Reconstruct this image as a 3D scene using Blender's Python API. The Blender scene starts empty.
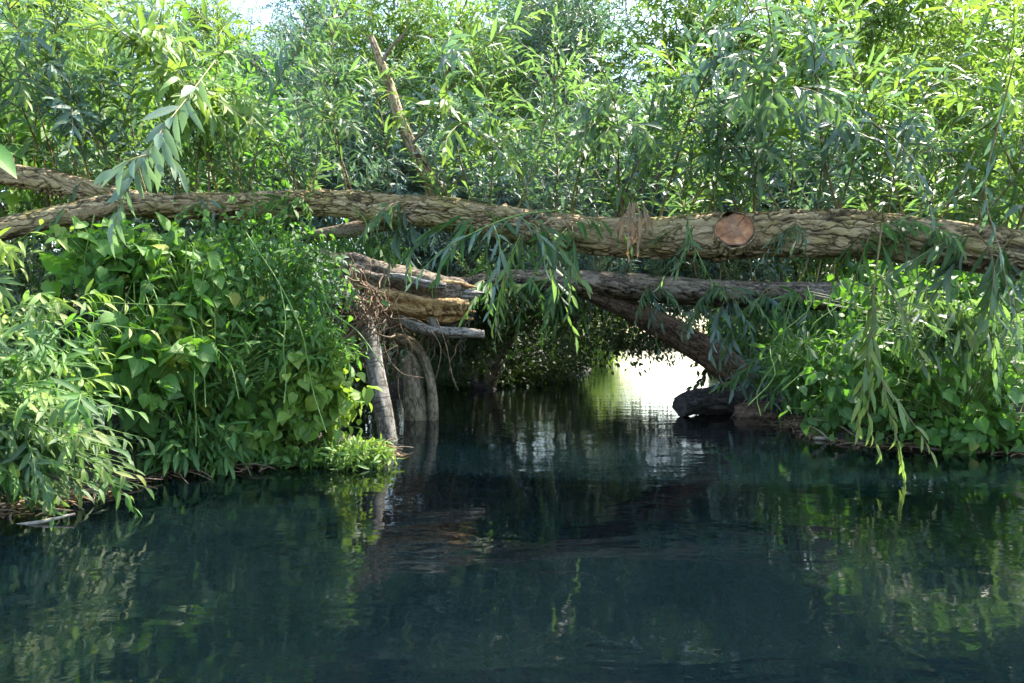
import bpy, math, random
import numpy as np
from mathutils import Vector, noise

random.seed(7)
RNG = np.random.default_rng(11)
sc = bpy.context.scene
COL = sc.collection
CAMZ, FX = 0.8, 683.0
PI = math.pi

def at(px, py, Y):
    """a point of the place, read off the photograph at distance Y"""
    return np.array([(px - 512.0) / FX * Y, Y, CAMZ - (py - 341.5) / FX * Y])

# ------------------------------------------------------------------ materials
def new_mat(name):
    m = bpy.data.materials.new(name); m.use_nodes = True
    nt = m.node_tree; nt.nodes.clear()
    out = nt.nodes.new('ShaderNodeOutputMaterial')
    return m, nt, out

def N(nt, t, **kw):
    n = nt.nodes.new(t)
    for k, v in kw.items():
        if k in n.inputs.keys(): n.inputs[k].default_value = v
        else: setattr(n, k, v)
    return n

def ramp(nt, stops, fac=None, interp='LINEAR'):
    r = nt.nodes.new('ShaderNodeValToRGB'); r.color_ramp.interpolation = interp
    e = r.color_ramp.elements
    while len(e) < len(stops): e.new(0.5)
    for i, (p, c) in enumerate(stops):
        e[i].position = p; e[i].color = (c[0], c[1], c[2], 1)
    if fac is not None: nt.links.new(fac, r.inputs[0])
    return r

def mixc(nt, fac, a, b, mode='MIX'):
    m = nt.nodes.new('ShaderNodeMix'); m.data_type = 'RGBA'; m.blend_type = mode
    for s, v in ((m.inputs[0], fac), (m.inputs[6], a), (m.inputs[7], b)):
        if hasattr(v, 'is_output') or hasattr(v, 'links'): nt.links.new(v, s)
        elif isinstance(v, (int, float)): s.default_value = v
        else: s.default_value = (v[0], v[1], v[2], 1)
    return m.outputs[2]

def math_n(nt, op, a, b=None, clamp=False):
    m = nt.nodes.new('ShaderNodeMath'); m.operation = op; m.use_clamp = clamp
    for i, v in enumerate((a, b)):
        if v is None: continue
        if isinstance(v, (int, float)): m.inputs[i].default_value = v
        else: nt.links.new(v, m.inputs[i])
    return m.outputs[0]

def leaf_mat(name, stops, under, trans, rough=0.42, tr=0.38, under_mix=0.75, rib=(0.20, 0.26, 0.08)):
    """a leaf: tint per leaf in lf.x, |across| in lf.y, along in lf.z"""
    m, nt, out = new_mat(name)
    at_ = N(nt, 'ShaderNodeAttribute', attribute_name='lf')
    sep = N(nt, 'ShaderNodeSeparateXYZ'); nt.links.new(at_.outputs['Vector'], sep.inputs[0])
    oi = N(nt, 'ShaderNodeObjectInfo')
    t = math_n(nt, 'ADD', sep.outputs[0], math_n(nt, 'MULTIPLY', math_n(nt, 'SUBTRACT', oi.outputs['Random'], 0.5), 0.22), clamp=True)
    top = ramp(nt, stops, t).outputs[0]
    # side veins, then the pale midrib
    ph = math_n(nt, 'SUBTRACT', math_n(nt, 'MULTIPLY', sep.outputs[2], 62.0), math_n(nt, 'MULTIPLY', sep.outputs[1], 11.0))
    v = math_n(nt, 'POWER', math_n(nt, 'ABSOLUTE', math_n(nt, 'SINE', ph)), 6.0)
    top = mixc(nt, math_n(nt, 'MULTIPLY', v, 0.22), top, rib)
    ribf = math_n(nt, 'LESS_THAN', sep.outputs[1], 0.09)
    top = mixc(nt, math_n(nt, 'MULTIPLY', ribf, 0.55), top, rib)
    geo = N(nt, 'ShaderNodeNewGeometry')
    c = mixc(nt, math_n(nt, 'MULTIPLY', geo.outputs['Backfacing'], under_mix), top, under)
    # small blemishes
    tc = N(nt, 'ShaderNodeTexCoord')
    nz = N(nt, 'ShaderNodeTexNoise', Scale=38.0, Detail=3.0); nt.links.new(tc.outputs['Object'], nz.inputs['Vector'])
    c = mixc(nt, math_n(nt, 'MULTIPLY', math_n(nt, 'GREATER_THAN', nz.outputs[0], 0.69), 0.5), c, (0.12, 0.09, 0.03))
    p = N(nt, 'ShaderNodeBsdfPrincipled', Roughness=rough); p.inputs['Specular IOR Level'].default_value = 0.5
    nt.links.new(c, p.inputs['Base Color'])
    tl = N(nt, 'ShaderNodeBsdfTranslucent')
    tcol = mixc(nt, t, (trans[0]*0.75, trans[1]*0.8, trans[2]), (trans[0]*1.5, trans[1]*1.25, trans[2]*1.1))
    tcol = mixc(nt, math_n(nt, 'MULTIPLY', v, 0.3), tcol, (trans[0]*0.5, trans[1]*0.5, trans[2]*0.5))
    nt.links.new(tcol, tl.inputs[0])
    b = N(nt, 'ShaderNodeBump', Strength=0.35, Distance=0.002)
    nt.links.new(v, b.inputs['Height']); nt.links.new(b.outputs[0], p.inputs['Normal'])
    mx = N(nt, 'ShaderNodeMixShader'); mx.inputs[0].default_value = tr
    nt.links.new(p.outputs[0], mx.inputs[1]); nt.links.new(tl.outputs[0], mx.inputs[2])
    nt.links.new(mx.outputs[0], out.inputs[0])
    return m

def bark_mat(name, plate, light, fissure, moss=(0.05, 0.075, 0.02), moss_amt=0.5, scale=1.0, lenticel=False, bump=0.5, ochre=None):
    m, nt, out = new_mat(name)
    a = N(nt, 'ShaderNodeAttribute', attribute_name='bk')
    f = N(nt, 'ShaderNodeAttribute', attribute_name='fis')
    mp = N(nt, 'ShaderNodeMapping'); mp.inputs['Scale'].default_value = (0.35*scale, 1*scale, 1*scale)
    nt.links.new(a.outputs['Vector'], mp.inputs[0])
    n1 = N(nt, 'ShaderNodeTexNoise', Scale=26.0, Detail=8.0, Roughness=0.68); nt.links.new(mp.outputs[0], n1.inputs['Vector'])
    n2 = N(nt, 'ShaderNodeTexNoise', Scale=3.4, Detail=5.0, Roughness=0.6); nt.links.new(a.outputs['Vector'], n2.inputs['Vector'])
    n3 = N(nt, 'ShaderNodeTexNoise', Scale=90.0, Detail=6.0, Roughness=0.7); nt.links.new(mp.outputs[0], n3.inputs['Vector'])
    c = ramp(nt, [(0.30, [x*0.45 for x in plate]), (0.48, plate), (0.68, light)], n1.outputs[0]).outputs[0]
    if ochre:
        c = mixc(nt, math_n(nt, 'MULTIPLY', ramp(nt, [(0.47, (0, 0, 0)), (0.6, (1, 1, 1))], n2.outputs[0]).outputs[0], 0.75), c, ochre)
    mo = ramp(nt, [(0.50, (0, 0, 0)), (0.64, (1, 1, 1))], N_noise(nt, a.outputs['Vector'], 5.1, 4.0)).outputs[0]
    c = mixc(nt, math_n(nt, 'MULTIPLY', mo, moss_amt), c, moss)
    dn = N(nt, 'ShaderNodeTexNoise', Scale=9.0, Detail=3.0); nt.links.new(a.outputs['Vector'], dn.inputs['Vector'])
    va = N(nt, 'ShaderNodeVectorMath', operation='SUBTRACT'); nt.links.new(dn.outputs['Color'], va.inputs[0]); va.inputs[1].default_value = (.5, .5, .5)
    vs = N(nt, 'ShaderNodeVectorMath', operation='SCALE'); nt.links.new(va.outputs[0], vs.inputs[0]); vs.inputs['Scale'].default_value = .11
    vb = N(nt, 'ShaderNodeVectorMath', operation='ADD'); nt.links.new(a.outputs['Vector'], vb.inputs[0]); nt.links.new(vs.outputs[0], vb.inputs[1])
    mv = N(nt, 'ShaderNodeMapping'); mv.inputs['Scale'].default_value = (0.17*scale, 1*scale, 1*scale); nt.links.new(vb.outputs[0], mv.inputs[0])
    vo = N(nt, 'ShaderNodeTexVoronoi', Scale=19.0); vo.feature = 'DISTANCE_TO_EDGE'; nt.links.new(mv.outputs[0], vo.inputs['Vector'])
    crk = ramp(nt, [(0.0, (1, 1, 1)), (0.045, (.55,)*3), (0.10, (0, 0, 0))], vo.outputs['Distance']).outputs[0]
    crk = math_n(nt, 'MULTIPLY', crk, 0.0 if lenticel else ramp(nt, [(.38, (.25,)*3), (.55, (1, 1, 1))], n2.outputs[0]).outputs[0])
    vc = N(nt, 'ShaderNodeTexVoronoi', Scale=19.0); nt.links.new(mv.outputs[0], vc.inputs['Vector'])
    sc2 = N(nt, 'ShaderNodeSeparateXYZ'); nt.links.new(vc.outputs['Color'], sc2.inputs[0])
    c = mixc(nt, math_n(nt, 'MULTIPLY', sc2.outputs[0], 0.0 if lenticel else 0.45), c, [min(1, x*1.25) for x in light])
    c = mixc(nt, math_n(nt, 'MULTIPLY', crk, .9), c, fissure)
    c = mixc(nt, f.outputs['Fac'], c, fissure)
    c = mixc(nt, math_n(nt, 'MULTIPLY', n3.outputs[0], 0.45), c, (0.02, 0.015, 0.01), 'MULTIPLY')
    h = math_n(nt, 'ADD', math_n(nt, 'MULTIPLY', n1.outputs[0], 0.7), math_n(nt, 'MULTIPLY', n3.outputs[0], 0.3)); h = math_n(nt, 'SUBTRACT', h, math_n(nt, 'MULTIPLY', crk, .8))
    if lenticel:
        w = N(nt, 'ShaderNodeTexNoise', Scale=30.0, Detail=2.0)
        mp2 = N(nt, 'ShaderNodeMapping'); mp2.inputs['Scale'].default_value = (1.6, 0.35, 0.35)
        nt.links.new(a.outputs['Vector'], mp2.inputs[0]); nt.links.new(mp2.outputs[0], w.inputs['Vector'])
        lf = math_n(nt, 'GREATER_THAN', w.outputs[0], 0.60)
        c = mixc(nt, math_n(nt, 'MULTIPLY', lf, 0.7), c, (0.035, 0.028, 0.022))
    p = N(nt, 'ShaderNodeBsdfPrincipled', Roughness=0.88); p.inputs['Specular IOR Level'].default_value = 0.25
    nt.links.new(c, p.inputs['Base Color'])
    b = N(nt, 'ShaderNodeBump', Strength=bump, Distance=0.012)
    nt.links.new(h, b.inputs['Height']); nt.links.new(b.outputs[0], p.inputs['Normal'])
    nt.links.new(p.outputs[0], out.inputs[0])
    return m

def N_noise(nt, vec, scale, det):
    n = N(nt, 'ShaderNodeTexNoise', Scale=scale, Detail=det); nt.links.new(vec, n.inputs['Vector'])
    return n.outputs[0]

def simple_mat(name, c1, c2, scale=12.0, rough=0.8, bump=0.3, dist=0.01, stretch=(1, 1, 1)):
    m, nt, out = new_mat(name)
    tc = N(nt, 'ShaderNodeTexCoord'); mp = N(nt, 'ShaderNodeMapping'); mp.inputs['Scale'].default_value = stretch
    nt.links.new(tc.outputs['Object'], mp.inputs[0])
    n = N(nt, 'ShaderNodeTexNoise', Scale=scale, Detail=7.0, Roughness=0.65); nt.links.new(mp.outputs[0], n.inputs['Vector'])
    c = ramp(nt, [(0.35, c1), (0.65, c2)], n.outputs[0]).outputs[0]
    p = N(nt, 'ShaderNodeBsdfPrincipled', Roughness=rough)
    p.inputs['Specular IOR Level'].default_value = 0.3
    nt.links.new(c, p.inputs['Base Color'])
    b = N(nt, 'ShaderNodeBump', Strength=bump, Distance=dist)
    nt.links.new(n.outputs[0], b.inputs['Height']); nt.links.new(b.outputs[0], p.inputs['Normal'])
    nt.links.new(p.outputs[0], out.inputs[0])
    return m

M = {}
M['willow'] = leaf_mat('willow_leaf', [(0.0, (0.035, 0.085, 0.045)), (0.45, (0.065, 0.135, 0.055)), (0.8, (0.12, 0.20, 0.055)), (1.0, (0.24, 0.27, 0.07))],
                       (0.15, 0.22, 0.18), (0.15, 0.30, 0.055), rough=0.42, tr=0.46)
M['silver'] = leaf_mat('silvery_willow_leaf', [(0.0, (0.050, 0.105, 0.095)), (0.6, (0.10, 0.17, 0.145)), (1.0, (0.18, 0.25, 0.16))],
                       (0.23, 0.31, 0.31), (0.12, 0.25, 0.09), rough=0.40, tr=0.36)
M['climber'] = leaf_mat('climber_leaf', [(0.0, (0.022, 0.085, 0.012)), (0.5, (0.045, 0.15, 0.018)), (0.85, (0.09, 0.21, 0.02)), (1.0, (0.22, 0.24, 0.03))],
                        (0.07, 0.15, 0.05), (0.14, 0.36, 0.025), rough=0.58, tr=0.36, under_mix=0.6)
M['herb'] = leaf_mat('herb_leaf', [(0.0, (0.022, 0.085, 0.022)), (0.5, (0.04, 0.13, 0.025)), (1.0, (0.11, 0.22, 0.03))],
                     (0.07, 0.14, 0.06), (0.13, 0.36, 0.03), rough=0.55, tr=0.38, under_mix=0.6)
M['lime'] = leaf_mat('young_and_sun_tinted_lime_leaf', [(0.0, (0.06, 0.16, 0.02)), (0.5, (0.11, 0.23, 0.025)), (1.0, (0.24, 0.31, 0.04))],
                     (0.10, 0.18, 0.06), (0.20, 0.36, 0.04), rough=0.45, tr=0.42, under_mix=0.5)  # young leaves; also puts sunlight into the colour of crowns and right-hand shoots
M['dark'] = leaf_mat('shade_darkened_hedge_leaf', [(0.0, (0.007, 0.020, 0.006)), (0.6, (0.014, 0.038, 0.010)), (1.0, (0.03, 0.07, 0.013))],
                     (0.03, 0.06, 0.025), (0.05, 0.12, 0.012), rough=0.5, tr=0.3)  # leaf colour darkened below its own tone to stand for the tunnel's shade
M['dry'] = leaf_mat('dry_leaf', [(0.0, (0.20, 0.11, 0.06)), (1.0, (0.36, 0.24, 0.13))], (0.3, 0.2, 0.13), (0.3, 0.2, 0.08), rough=0.7, tr=0.25, rib=(0.3, 0.2, 0.1))
M['grass'] = leaf_mat('grass_blade', [(0.0, (0.035, 0.09, 0.02)), (0.7, (0.09, 0.17, 0.035)), (1.0, (0.22, 0.22, 0.08))], (0.07, 0.13, 0.05), (0.15, 0.35, 0.03))
M['bark'] = bark_mat('willow_bark', (0.31, 0.215, 0.115), (0.58, 0.46, 0.29), (0.04, 0.024, 0.014), moss=(0.20, 0.19, 0.03), moss_amt=0.6, ochre=(0.34, 0.25, 0.09), bump=0.9)
M['bark_dark'] = bark_mat('weathered_dark_bark', (0.15, 0.105, 0.07), (0.33, 0.265, 0.195), (0.018, 0.012, 0.01), moss_amt=0.4)
M['bark_grey'] = bark_mat('grey_smooth_bark', (0.21, 0.195, 0.175), (0.38, 0.36, 0.33), (0.05, 0.04, 0.03), moss_amt=0.25, lenticel=True, bump=0.3)
M['bark_red'] = bark_mat('reddish_brown_bark', (0.17, 0.105, 0.075), (0.30, 0.225, 0.18), (0.03, 0.016, 0.012), moss_amt=0.2)
M['post'] = bark_mat('silt_coated_wood', (0.20, 0.155, 0.10), (0.36, 0.30, 0.20), (0.04, 0.03, 0.02), moss_amt=0.35)
M['torn'] = bark_mat('torn_orange_wood', (0.42, 0.25, 0.10), (0.58, 0.40, 0.20), (0.06, 0.03, 0.015), moss_amt=0.1, scale=1.6)
M['pale'] = bark_mat('bleached_splinter_wood', (0.26, 0.24, 0.215), (0.45, 0.42, 0.38), (0.07, 0.06, 0.05), moss_amt=0.1)
M['wet'] = bark_mat('wet_black_wood', (0.035, 0.030, 0.032), (0.10, 0.085, 0.08), (0.012, 0.01, 0.01), moss_amt=0.2)
M['stem'] = simple_mat('young_shoot_stem', (0.12, 0.085, 0.035), (0.20, 0.16, 0.06), 30, 0.55, 0.15, 0.003)
M['stem_red'] = simple_mat('reddish_shoot_stem', (0.11, 0.05, 0.03), (0.18, 0.10, 0.05), 30, 0.5, 0.15, 0.003)
M['stem_green'] = simple_mat('green_stem', (0.08, 0.16, 0.03), (0.16, 0.25, 0.06), 30, 0.5, 0.15, 0.003)
M['root'] = simple_mat('dead_root_fibre', (0.10, 0.065, 0.04), (0.24, 0.175, 0.12), 30, 0.85, 0.3, 0.003)
M['twig'] = simple_mat('dry_pale_twig', (0.20, 0.16, 0.12), (0.38, 0.34, 0.28), 40, 0.85, 0.3, 0.003)

# ------------------------------------------------------------------ mesh assembly
class Acc:
    def __init__(s):
        s.v = []; s.lf = []; s.faces = []; s.mi = []; s.n = 0
    def add(s, V, F, mat=0, lf=None):
        """V (n,3); F list of (k,w) index arrays"""
        s.v.append(V)
        s.lf.append(lf if lf is not None else np.zeros((len(V), 3)))
        for f in F:
            s.faces.append(f + s.n); s.mi.append(np.full(len(f), mat, np.int32))
        s.n += len(V)
    def mesh(s, name, mats, smooth=True):
        V = np.concatenate(s.v).astype(np.float32)
        me = bpy.data.meshes.new(name)
        me.vertices.add(len(V)); me.vertices.foreach_set('co', V.ravel())
        loops = np.concatenate([f.ravel() for f in s.faces]).astype(np.int32)
        tot = np.concatenate([np.full(len(f), f.shape[1], np.int32) for f in s.faces])
        start = np.concatenate([[0], np.cumsum(tot)[:-1]]).astype(np.int32)
        me.loops.add(len(loops)); me.loops.foreach_set('vertex_index', loops)
        me.polygons.add(len(tot)); me.polygons.foreach_set('loop_start', start); me.polygons.foreach_set('loop_total', tot)
        me.polygons.foreach_set('material_index', np.concatenate(s.mi))
        me.polygons.foreach_set('use_smooth', np.full(len(tot), smooth))
        a = me.attributes.new('lf', 'FLOAT_VECTOR', 'POINT')
        a.data.foreach_set('vector', np.concatenate(s.lf).astype(np.float32).ravel())
        for m in mats: me.materials.append(M[m])
        me.update(calc_edges=True)
        return me

def lance(profile, rows):
    v = [(0, 0)]; 
    for t, w in zip(rows, profile): v += [(t, -w), (t, 0), (t, w)]
    v.append((1, 0)); q = []; tr = [(0, 2, 1), (0, 3, 2)]
    for i in range(len(rows)-1):
        a = 1+3*i; q += [(a, a+1, a+4, a+3), (a+1, a+2, a+5, a+4)]
    a = 1+3*(len(rows)-1); e = len(v)-1
    tr += [(a, a+1, e), (a+1, a+2, e)]
    return np.array(v, float), [np.array(q), np.array(tr)] if q else [np.array(tr)]
T = {'lance': lance([0.62, 1.0, 0.72], [0.16, 0.42, 0.74]),
     'lo': lance([1.0], [0.42]),
     'oval': lance([0.80, 1.0, 0.62], [0.18, 0.45, 0.76]),
     'blade': lance([0.9, 1.0, 0.8], [0.1, 0.4, 0.75])}
hv = [(0, 0), (0.34, 0), (0.66, 0), (1, 0)]; q = []; t_ = []
for s in (1, -1):
    b = len(hv); hv += [(-0.13, 0.42*s), (0.06, 0.90*s), (0.34, 1.0*s), (0.66, 0.58*s)]
    tri = [(0, b, b+1), (2, b+3, 3)]; qq = [(0, b+1, b+2, 1), (1, b+2, b+3, 2)]
    if s > 0: tri = [x[::-1] for x in tri]; qq = [x[::-1] for x in qq]
    t_ += [tuple(reversed(x)) for x in tri]; q += [tuple(reversed(x)) for x in qq]
T['heart'] = (np.array(hv, float), [np.array(q), np.array(t_)])

def unit(a): return a / np.maximum(np.linalg.norm(a, axis=-1, keepdims=True), 1e-9)

def leaves(acc, tmpl, P, D, Nn, L, W, curl, tint, mat=0, fold=0.18):
    """place one leaf for every row of P"""
    tv, tf = T[tmpl]; n = len(P); k = len(tv)
    D = unit(D); S = unit(np.cross(D, Nn)); Nn = np.cross(S, D)
    t = tv[:, 0][None, :, None]; s = tv[:, 1][None, :, None]
    L = np.broadcast_to(L, (n,))[:, None, None]; W = np.broadcast_to(W, (n,))[:, None, None]; c = np.broadcast_to(curl, (n,))[:, None, None]
    tw = RNG.normal(0, 0.25, (n, 1, 1)) * t
    Sx = S[:, None, :] * np.cos(tw) + Nn[:, None, :] * np.sin(tw)
    V = (P[:, None, :] + D[:, None, :] * L * (t - 0.25*c*t*t*np.sign(c)) - Nn[:, None, :] * c * L * t * np.abs(t)
         + Sx * W * 0.5 * s + Nn[:, None, :] * W * fold * np.abs(s))
    lf = np.empty((n, k, 3)); lf[:, :, 0] = np.broadcast_to(tint, (n,))[:, None]; lf[:, :, 1] = np.abs(tv[:, 1])[None]; lf[:, :, 2] = tv[:, 0][None]
    off = (np.arange(n) * k)[:, None, None]
    acc.add(V.reshape(-1, 3), [(f[None] + off).reshape(-1, f.shape[1]) for f in tf], mat, lf.reshape(-1, 3))

def tubes(acc, P, R, mat=1, sides=5):
    """P (n,m,3) polylines, R (n,m) radii"""
    n, m, _ = P.shape
    Tn = np.gradient(P, axis=1); Tn = unit(Tn)
    up = np.where(np.abs(Tn[..., 2:3]) > 0.9, np.array([1., 0, 0]), np.array([0, 0, 1.]))
    A = unit(np.cross(Tn, up)); B = np.cross(Tn, A)
    th = np.arange(sides) * 2*PI/sides
    V = P[:, :, None, :] + R[:, :, None, None] * (A[:, :, None, :]*np.cos(th)[None, None, :, None] + B[:, :, None, :]*np.sin(th)[None, None, :, None])
    i = np.arange(m-1)[:, None]; j = np.arange(sides)[None]
    q = np.stack([i*sides+j, i*sides+(j+1) % sides, (i+1)*sides+(j+1) % sides, (i+1)*sides+j], -1).reshape(-1, 4)
    F = (q[None] + (np.arange(n)*m*sides)[:, None, None]).reshape(-1, 4)
    acc.add(V.reshape(-1, 3), [F], mat)

def curve_pts(B, D, L, droop, m=7, wob=0.03):
    """n arching polylines"""
    n = len(B); t = np.linspace(0, 1, m)[None, :, None]
    L = np.broadcast_to(L, (n,))[:, None, None]; dr = np.broadcast_to(droop, (n,))[:, None, None]
    g = np.array([0, 0, -1.0])
    ph = RNG.uniform(0, 6.28, (n, 1, 3)); w = np.sin(t*5 + ph) - np.sin(ph)
    return B[:, None, :] + unit(D)[:, None, :]*L*t + g*dr*L*t*t + w*L*wob

def leafy(acc, P, R0, nl, LL, WW, tmpl='lance', ang=0.85, droop=0.45, t0=0.12, tintb=0.35, young=0.45, curl=0.25, stem=True, phase=None, mat=0, smat=1, facing=None, sides=4):
    """twigs along polylines P (n,m,3), each with nl leaves spiralling up it"""
    n, m, _ = P.shape
    if stem:
        R = R0 * np.linspace(1, 0.25, m)[None, :] * np.ones((n, 1)); tubes(acc, P, R, smat, sides)
    t = np.linspace(t0, 1.0, nl); x = t*(m-1); i0 = np.minimum(x.astype(int), m-2); fr = (x-i0)[None, :, None]
    Q = P[:, i0]*(1-fr) + P[:, i0+1]*fr; Tn = unit(P[:, i0+1]-P[:, i0])
    ref = np.array([0.3, 0.9, 0.2]); A = unit(np.cross(Tn, ref)); B = np.cross(Tn, A)
    phi = np.arange(nl)[None]*2.4 + RNG.uniform(0, 6.28, (n, 1)) + RNG.normal(0, 0.35, (n, nl))
    rad = A*np.cos(phi)[..., None] + B*np.sin(phi)[..., None]
    an = ang*(1-0.45*t[None])[..., None] + RNG.normal(0, 0.15, (n, nl, 1))
    D = Tn*np.cos(an) + rad*np.sin(an); D[..., 2] -= droop*RNG.uniform(0.3, 1.3, (n, nl))
    D = unit(D)
    Nn = Tn*0.8 + rad*-0.2 + np.array([0, 0, 0.9]) + RNG.normal(0, 0.35, (n, nl, 3))
    if facing is not None: Nn = Nn + np.array(facing)
    sz = (0.55 + 0.45*np.sin(np.clip(t*1.15+0.12, 0, 1)*PI))[None] * RNG.uniform(0.72, 1.18, (n, nl))
    tint = np.clip(tintb + young*(t[None]**3) + RNG.normal(0, 0.13, (n, nl)), 0, 1)
    leaves(acc, tmpl, Q.reshape(-1, 3), D.reshape(-1, 3), Nn.reshape(-1, 3), (LL*sz).ravel(), (WW*np.sqrt(sz)).ravel()*RNG.uniform(0.8, 1.15, n*nl),
           curl*RNG.uniform(0.2, 1.5, n*nl), tint.ravel(), mat)

# ------------------------------------------------------------------ objects
def link(name, data, parent=None, loc=None, rotz=0.0, scale=None):
    o = bpy.data.objects.new(name, data); COL.objects.link(o)
    if parent is not None: o.parent = parent
    if loc is not None: o.location = loc
    o.rotation_euler = (0, 0, rotz)
    if scale is not None: o.scale = (scale,)*3 if isinstance(scale, (int, float)) else scale
    return o
def tag(o, label, cat, group=None, kind=None):
    if label: o['label'] = label
    if cat: o['category'] = cat
    if group: o['group'] = group
    if kind: o['kind'] = kind
    return o
def thing(name, label, cat, loc=(0, 0, 0), group=None, rotz=0.0):
    return tag(link(name, None, loc=loc, rotz=rotz), label, cat, group)

def catmull(P, n):
    P = np.array(P, float); P = np.vstack([2*P[0]-P[1], P, 2*P[-1]-P[-2]])
    seg = len(P)-3; out = []
    for u in np.linspace(0, seg-1e-6, n):
        i = int(u); f = u-i; p0, p1, p2, p3 = P[i:i+4]
        out.append(0.5*((2*p1)+(-p0+p2)*f+(2*p0-5*p1+4*p2-p3)*f*f+(-p0+3*p1-3*p2+p3)*f**3))
    return np.array(out)

def limb(name, pts, mat, parent=None, origin=(0, 0, 0), du=0.012, sides=72, fis=0.010, cell=0.055, stretch=4.0, lump=0.06, endcap=True, seed=0, capmat=None, knots=()):
    """a trunk or branch: pts rows are x, y, z, radius; bark plates cut as real relief"""
    P4 = catmull(pts, 60); L = np.sum(np.linalg.norm(np.diff(P4[:, :3], axis=0), axis=1))
    m = max(8, int(L/du)); P4 = catmull(pts, m); P = P4[:, :3] - np.array(origin); R = P4[:, 3]
    along = np.concatenate([[0], np.cumsum(np.linalg.norm(np.diff(P, axis=0), axis=1))])
    Tn = unit(np.gradient(P, axis=0))
    a = unit(np.cross(Tn[0], np.array([0.1, 0.2, 1.0]))); A = []
    for i in range(m):
        a = unit(a - Tn[i]*np.dot(a, Tn[i])); A.append(a)
    A = np.array(A); B = np.cross(Tn, A)
    th = np.arange(sides)*2*PI/sides
    V = np.zeros((m, sides, 3)); BK = np.zeros((m, sides, 3)); FI = np.zeros((m, sides))
    so = seed*7.31
    for i in range(m):
        r = R[i]
        for j in range(sides):
            c, s = math.cos(th[j]), math.sin(th[j])
            q3 = Vector((along[i]/stretch/cell+so, c*r/cell, s*r/cell))
            wob = noise.noise_vector(q3*0.8)*0.7 + noise.noise_vector(q3*3.0)*0.22
            d = 0.0; f = 0.0
            if fis > 0:
                q4 = q3+wob
                am = min(1.0, max(0.40, 0.70+1.4*noise.noise(Vector((along[i]*1.3+so, c*.9+4, s*.9))))); a1 = abs(noise.noise(q4)); a2 = abs(noise.noise(q4*2.1+Vector((3.1, 7.7, 1.3))))
                ds, _ = noise.voronoi(Vector((q4.x*1.9, q4.y*.8, q4.z*.8))); e = ds[1]-ds[0]
                f = max(0.0, 1.0-a1/0.10, 0.7*(1.0-a2/0.075), 0.85*(1.0-e/0.09)); f = f*f*(3-2*f)*am
                d = -fis*f + am*fis*0.5*min(a1*2.2, 0.8) + fis*.3*a2
            d += lump*r*noise.noise(Vector((along[i]*2.6+so, c*1.3, s*1.3)))*1.5
            d += lump*0.4*r*noise.noise(Vector((along[i]*9+so, c*3, s*3)))
            for (ka, kt, kr, kh) in knots:
                dd = ((along[i]-ka)**2 + (r*((th[j]-kt+PI) % (2*PI)-PI))**2)/(kr*kr)
                if dd < 4: d += kh*math.exp(-dd*1.5)
            rr = r+d
            V[i, j] = P[i]+A[i]*c*rr+B[i]*s*rr
            BK[i, j] = (along[i]+so, c*r, s*r); FI[i, j] = f
    verts = V.reshape(-1, 3); i = np.arange(m-1)[:, None]; j = np.arange(sides)[None]
    F = np.stack([i*sides+j, i*sides+(j+1) % sides, (i+1)*sides+(j+1) % sides, (i+1)*sides+j], -1).reshape(-1, 4)
    acc = Acc(); acc.add(verts, [F])
    bk = [BK.reshape(-1, 3)]; fi = [FI.ravel()]
    if endcap:
        for e, sgn in ((0, -1), (m-1, 1)):
            cen = P[e] + Tn[e]*sgn*R[e]*0.12
            ring = V[e]; inner = P[e] + (ring-P[e])*0.6 + Tn[e]*sgn*R[e]*0.06
            vv = np.vstack([ring, inner, cen[None]])
            jj = np.arange(sides); j2 = (jj+1) % sides
            qd = np.stack([jj, j2, sides+j2, sides+jj], -1); tr = np.stack([sides+jj, sides+j2, np.full(sides, 2*sides)], -1)
            if sgn < 0: qd = qd[:, ::-1]; tr = tr[:, ::-1]
            acc.add(vv, [qd, tr], 1 if capmat else 0)
            bk.append(vv*1.0); fi.append(np.zeros(len(vv)))
    me = acc.mesh(name, [mat]+([capmat] if capmat else []))
    x = me.attributes.new('bk', 'FLOAT_VECTOR', 'POINT'); x.data.foreach_set('vector', np.concatenate(bk).astype(np.float32).ravel())
    x = me.attributes.new('fis', 'FLOAT', 'POINT'); x.data.foreach_set('value', np.concatenate(fi).astype(np.float32))
    return link(name, me, parent)

def px_path(rows):
    """rows px, py, distance, half thickness in px"""
    return [list(at(px, py, Y)) + [h/FX*Y] for px, py, Y, h in rows]

# ------------------------------------------------------------------ the setting
def interp(tab, y):
    xs = np.array([a for a, b in tab]); ys = np.array([b for a, b in tab]); return np.interp(y, xs, ys)
LEFT = [(-80, -6), (0, -3.4), (2.5, -2.9), (3.1, -2.45), (4.0, -2.3), (4.35, -1.7), (4.6, -1.05), (5.2, -1.15), (6, -1.55), (7.5, -1.7), (10, -1.7), (12.4, -1.5), (13.4, -0.2), (14.4, 1.1), (16, 1.7), (20, 2.3), (23, 2.5), (26, 0.5), (30, -6), (60, -25), (70, 10)]
RIGHT = [(-80, 8), (0, 5.0), (4.6, 4.3), (4.9, 3.7), (5.2, 3.0), (5.5, 2.6), (6.5, 2.8), (8, 3.3), (11, 4.0), (16, 5.4), (20, 7.0), (24, 10), (30, 16), (60, 40), (70, 10)]
def ground_h(X, Y):
    d = np.minimum(X-interp(LEFT, Y), interp(RIGHT, Y)-X)
    out = -d
    h = np.where(out > 0, 0.03 + 0.42*(1-np.exp(-out/0.9)) + 0.25*(1-np.exp(-out/4.0)), np.maximum(-0.7, -0.02+out*0.9))
    return h
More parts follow.
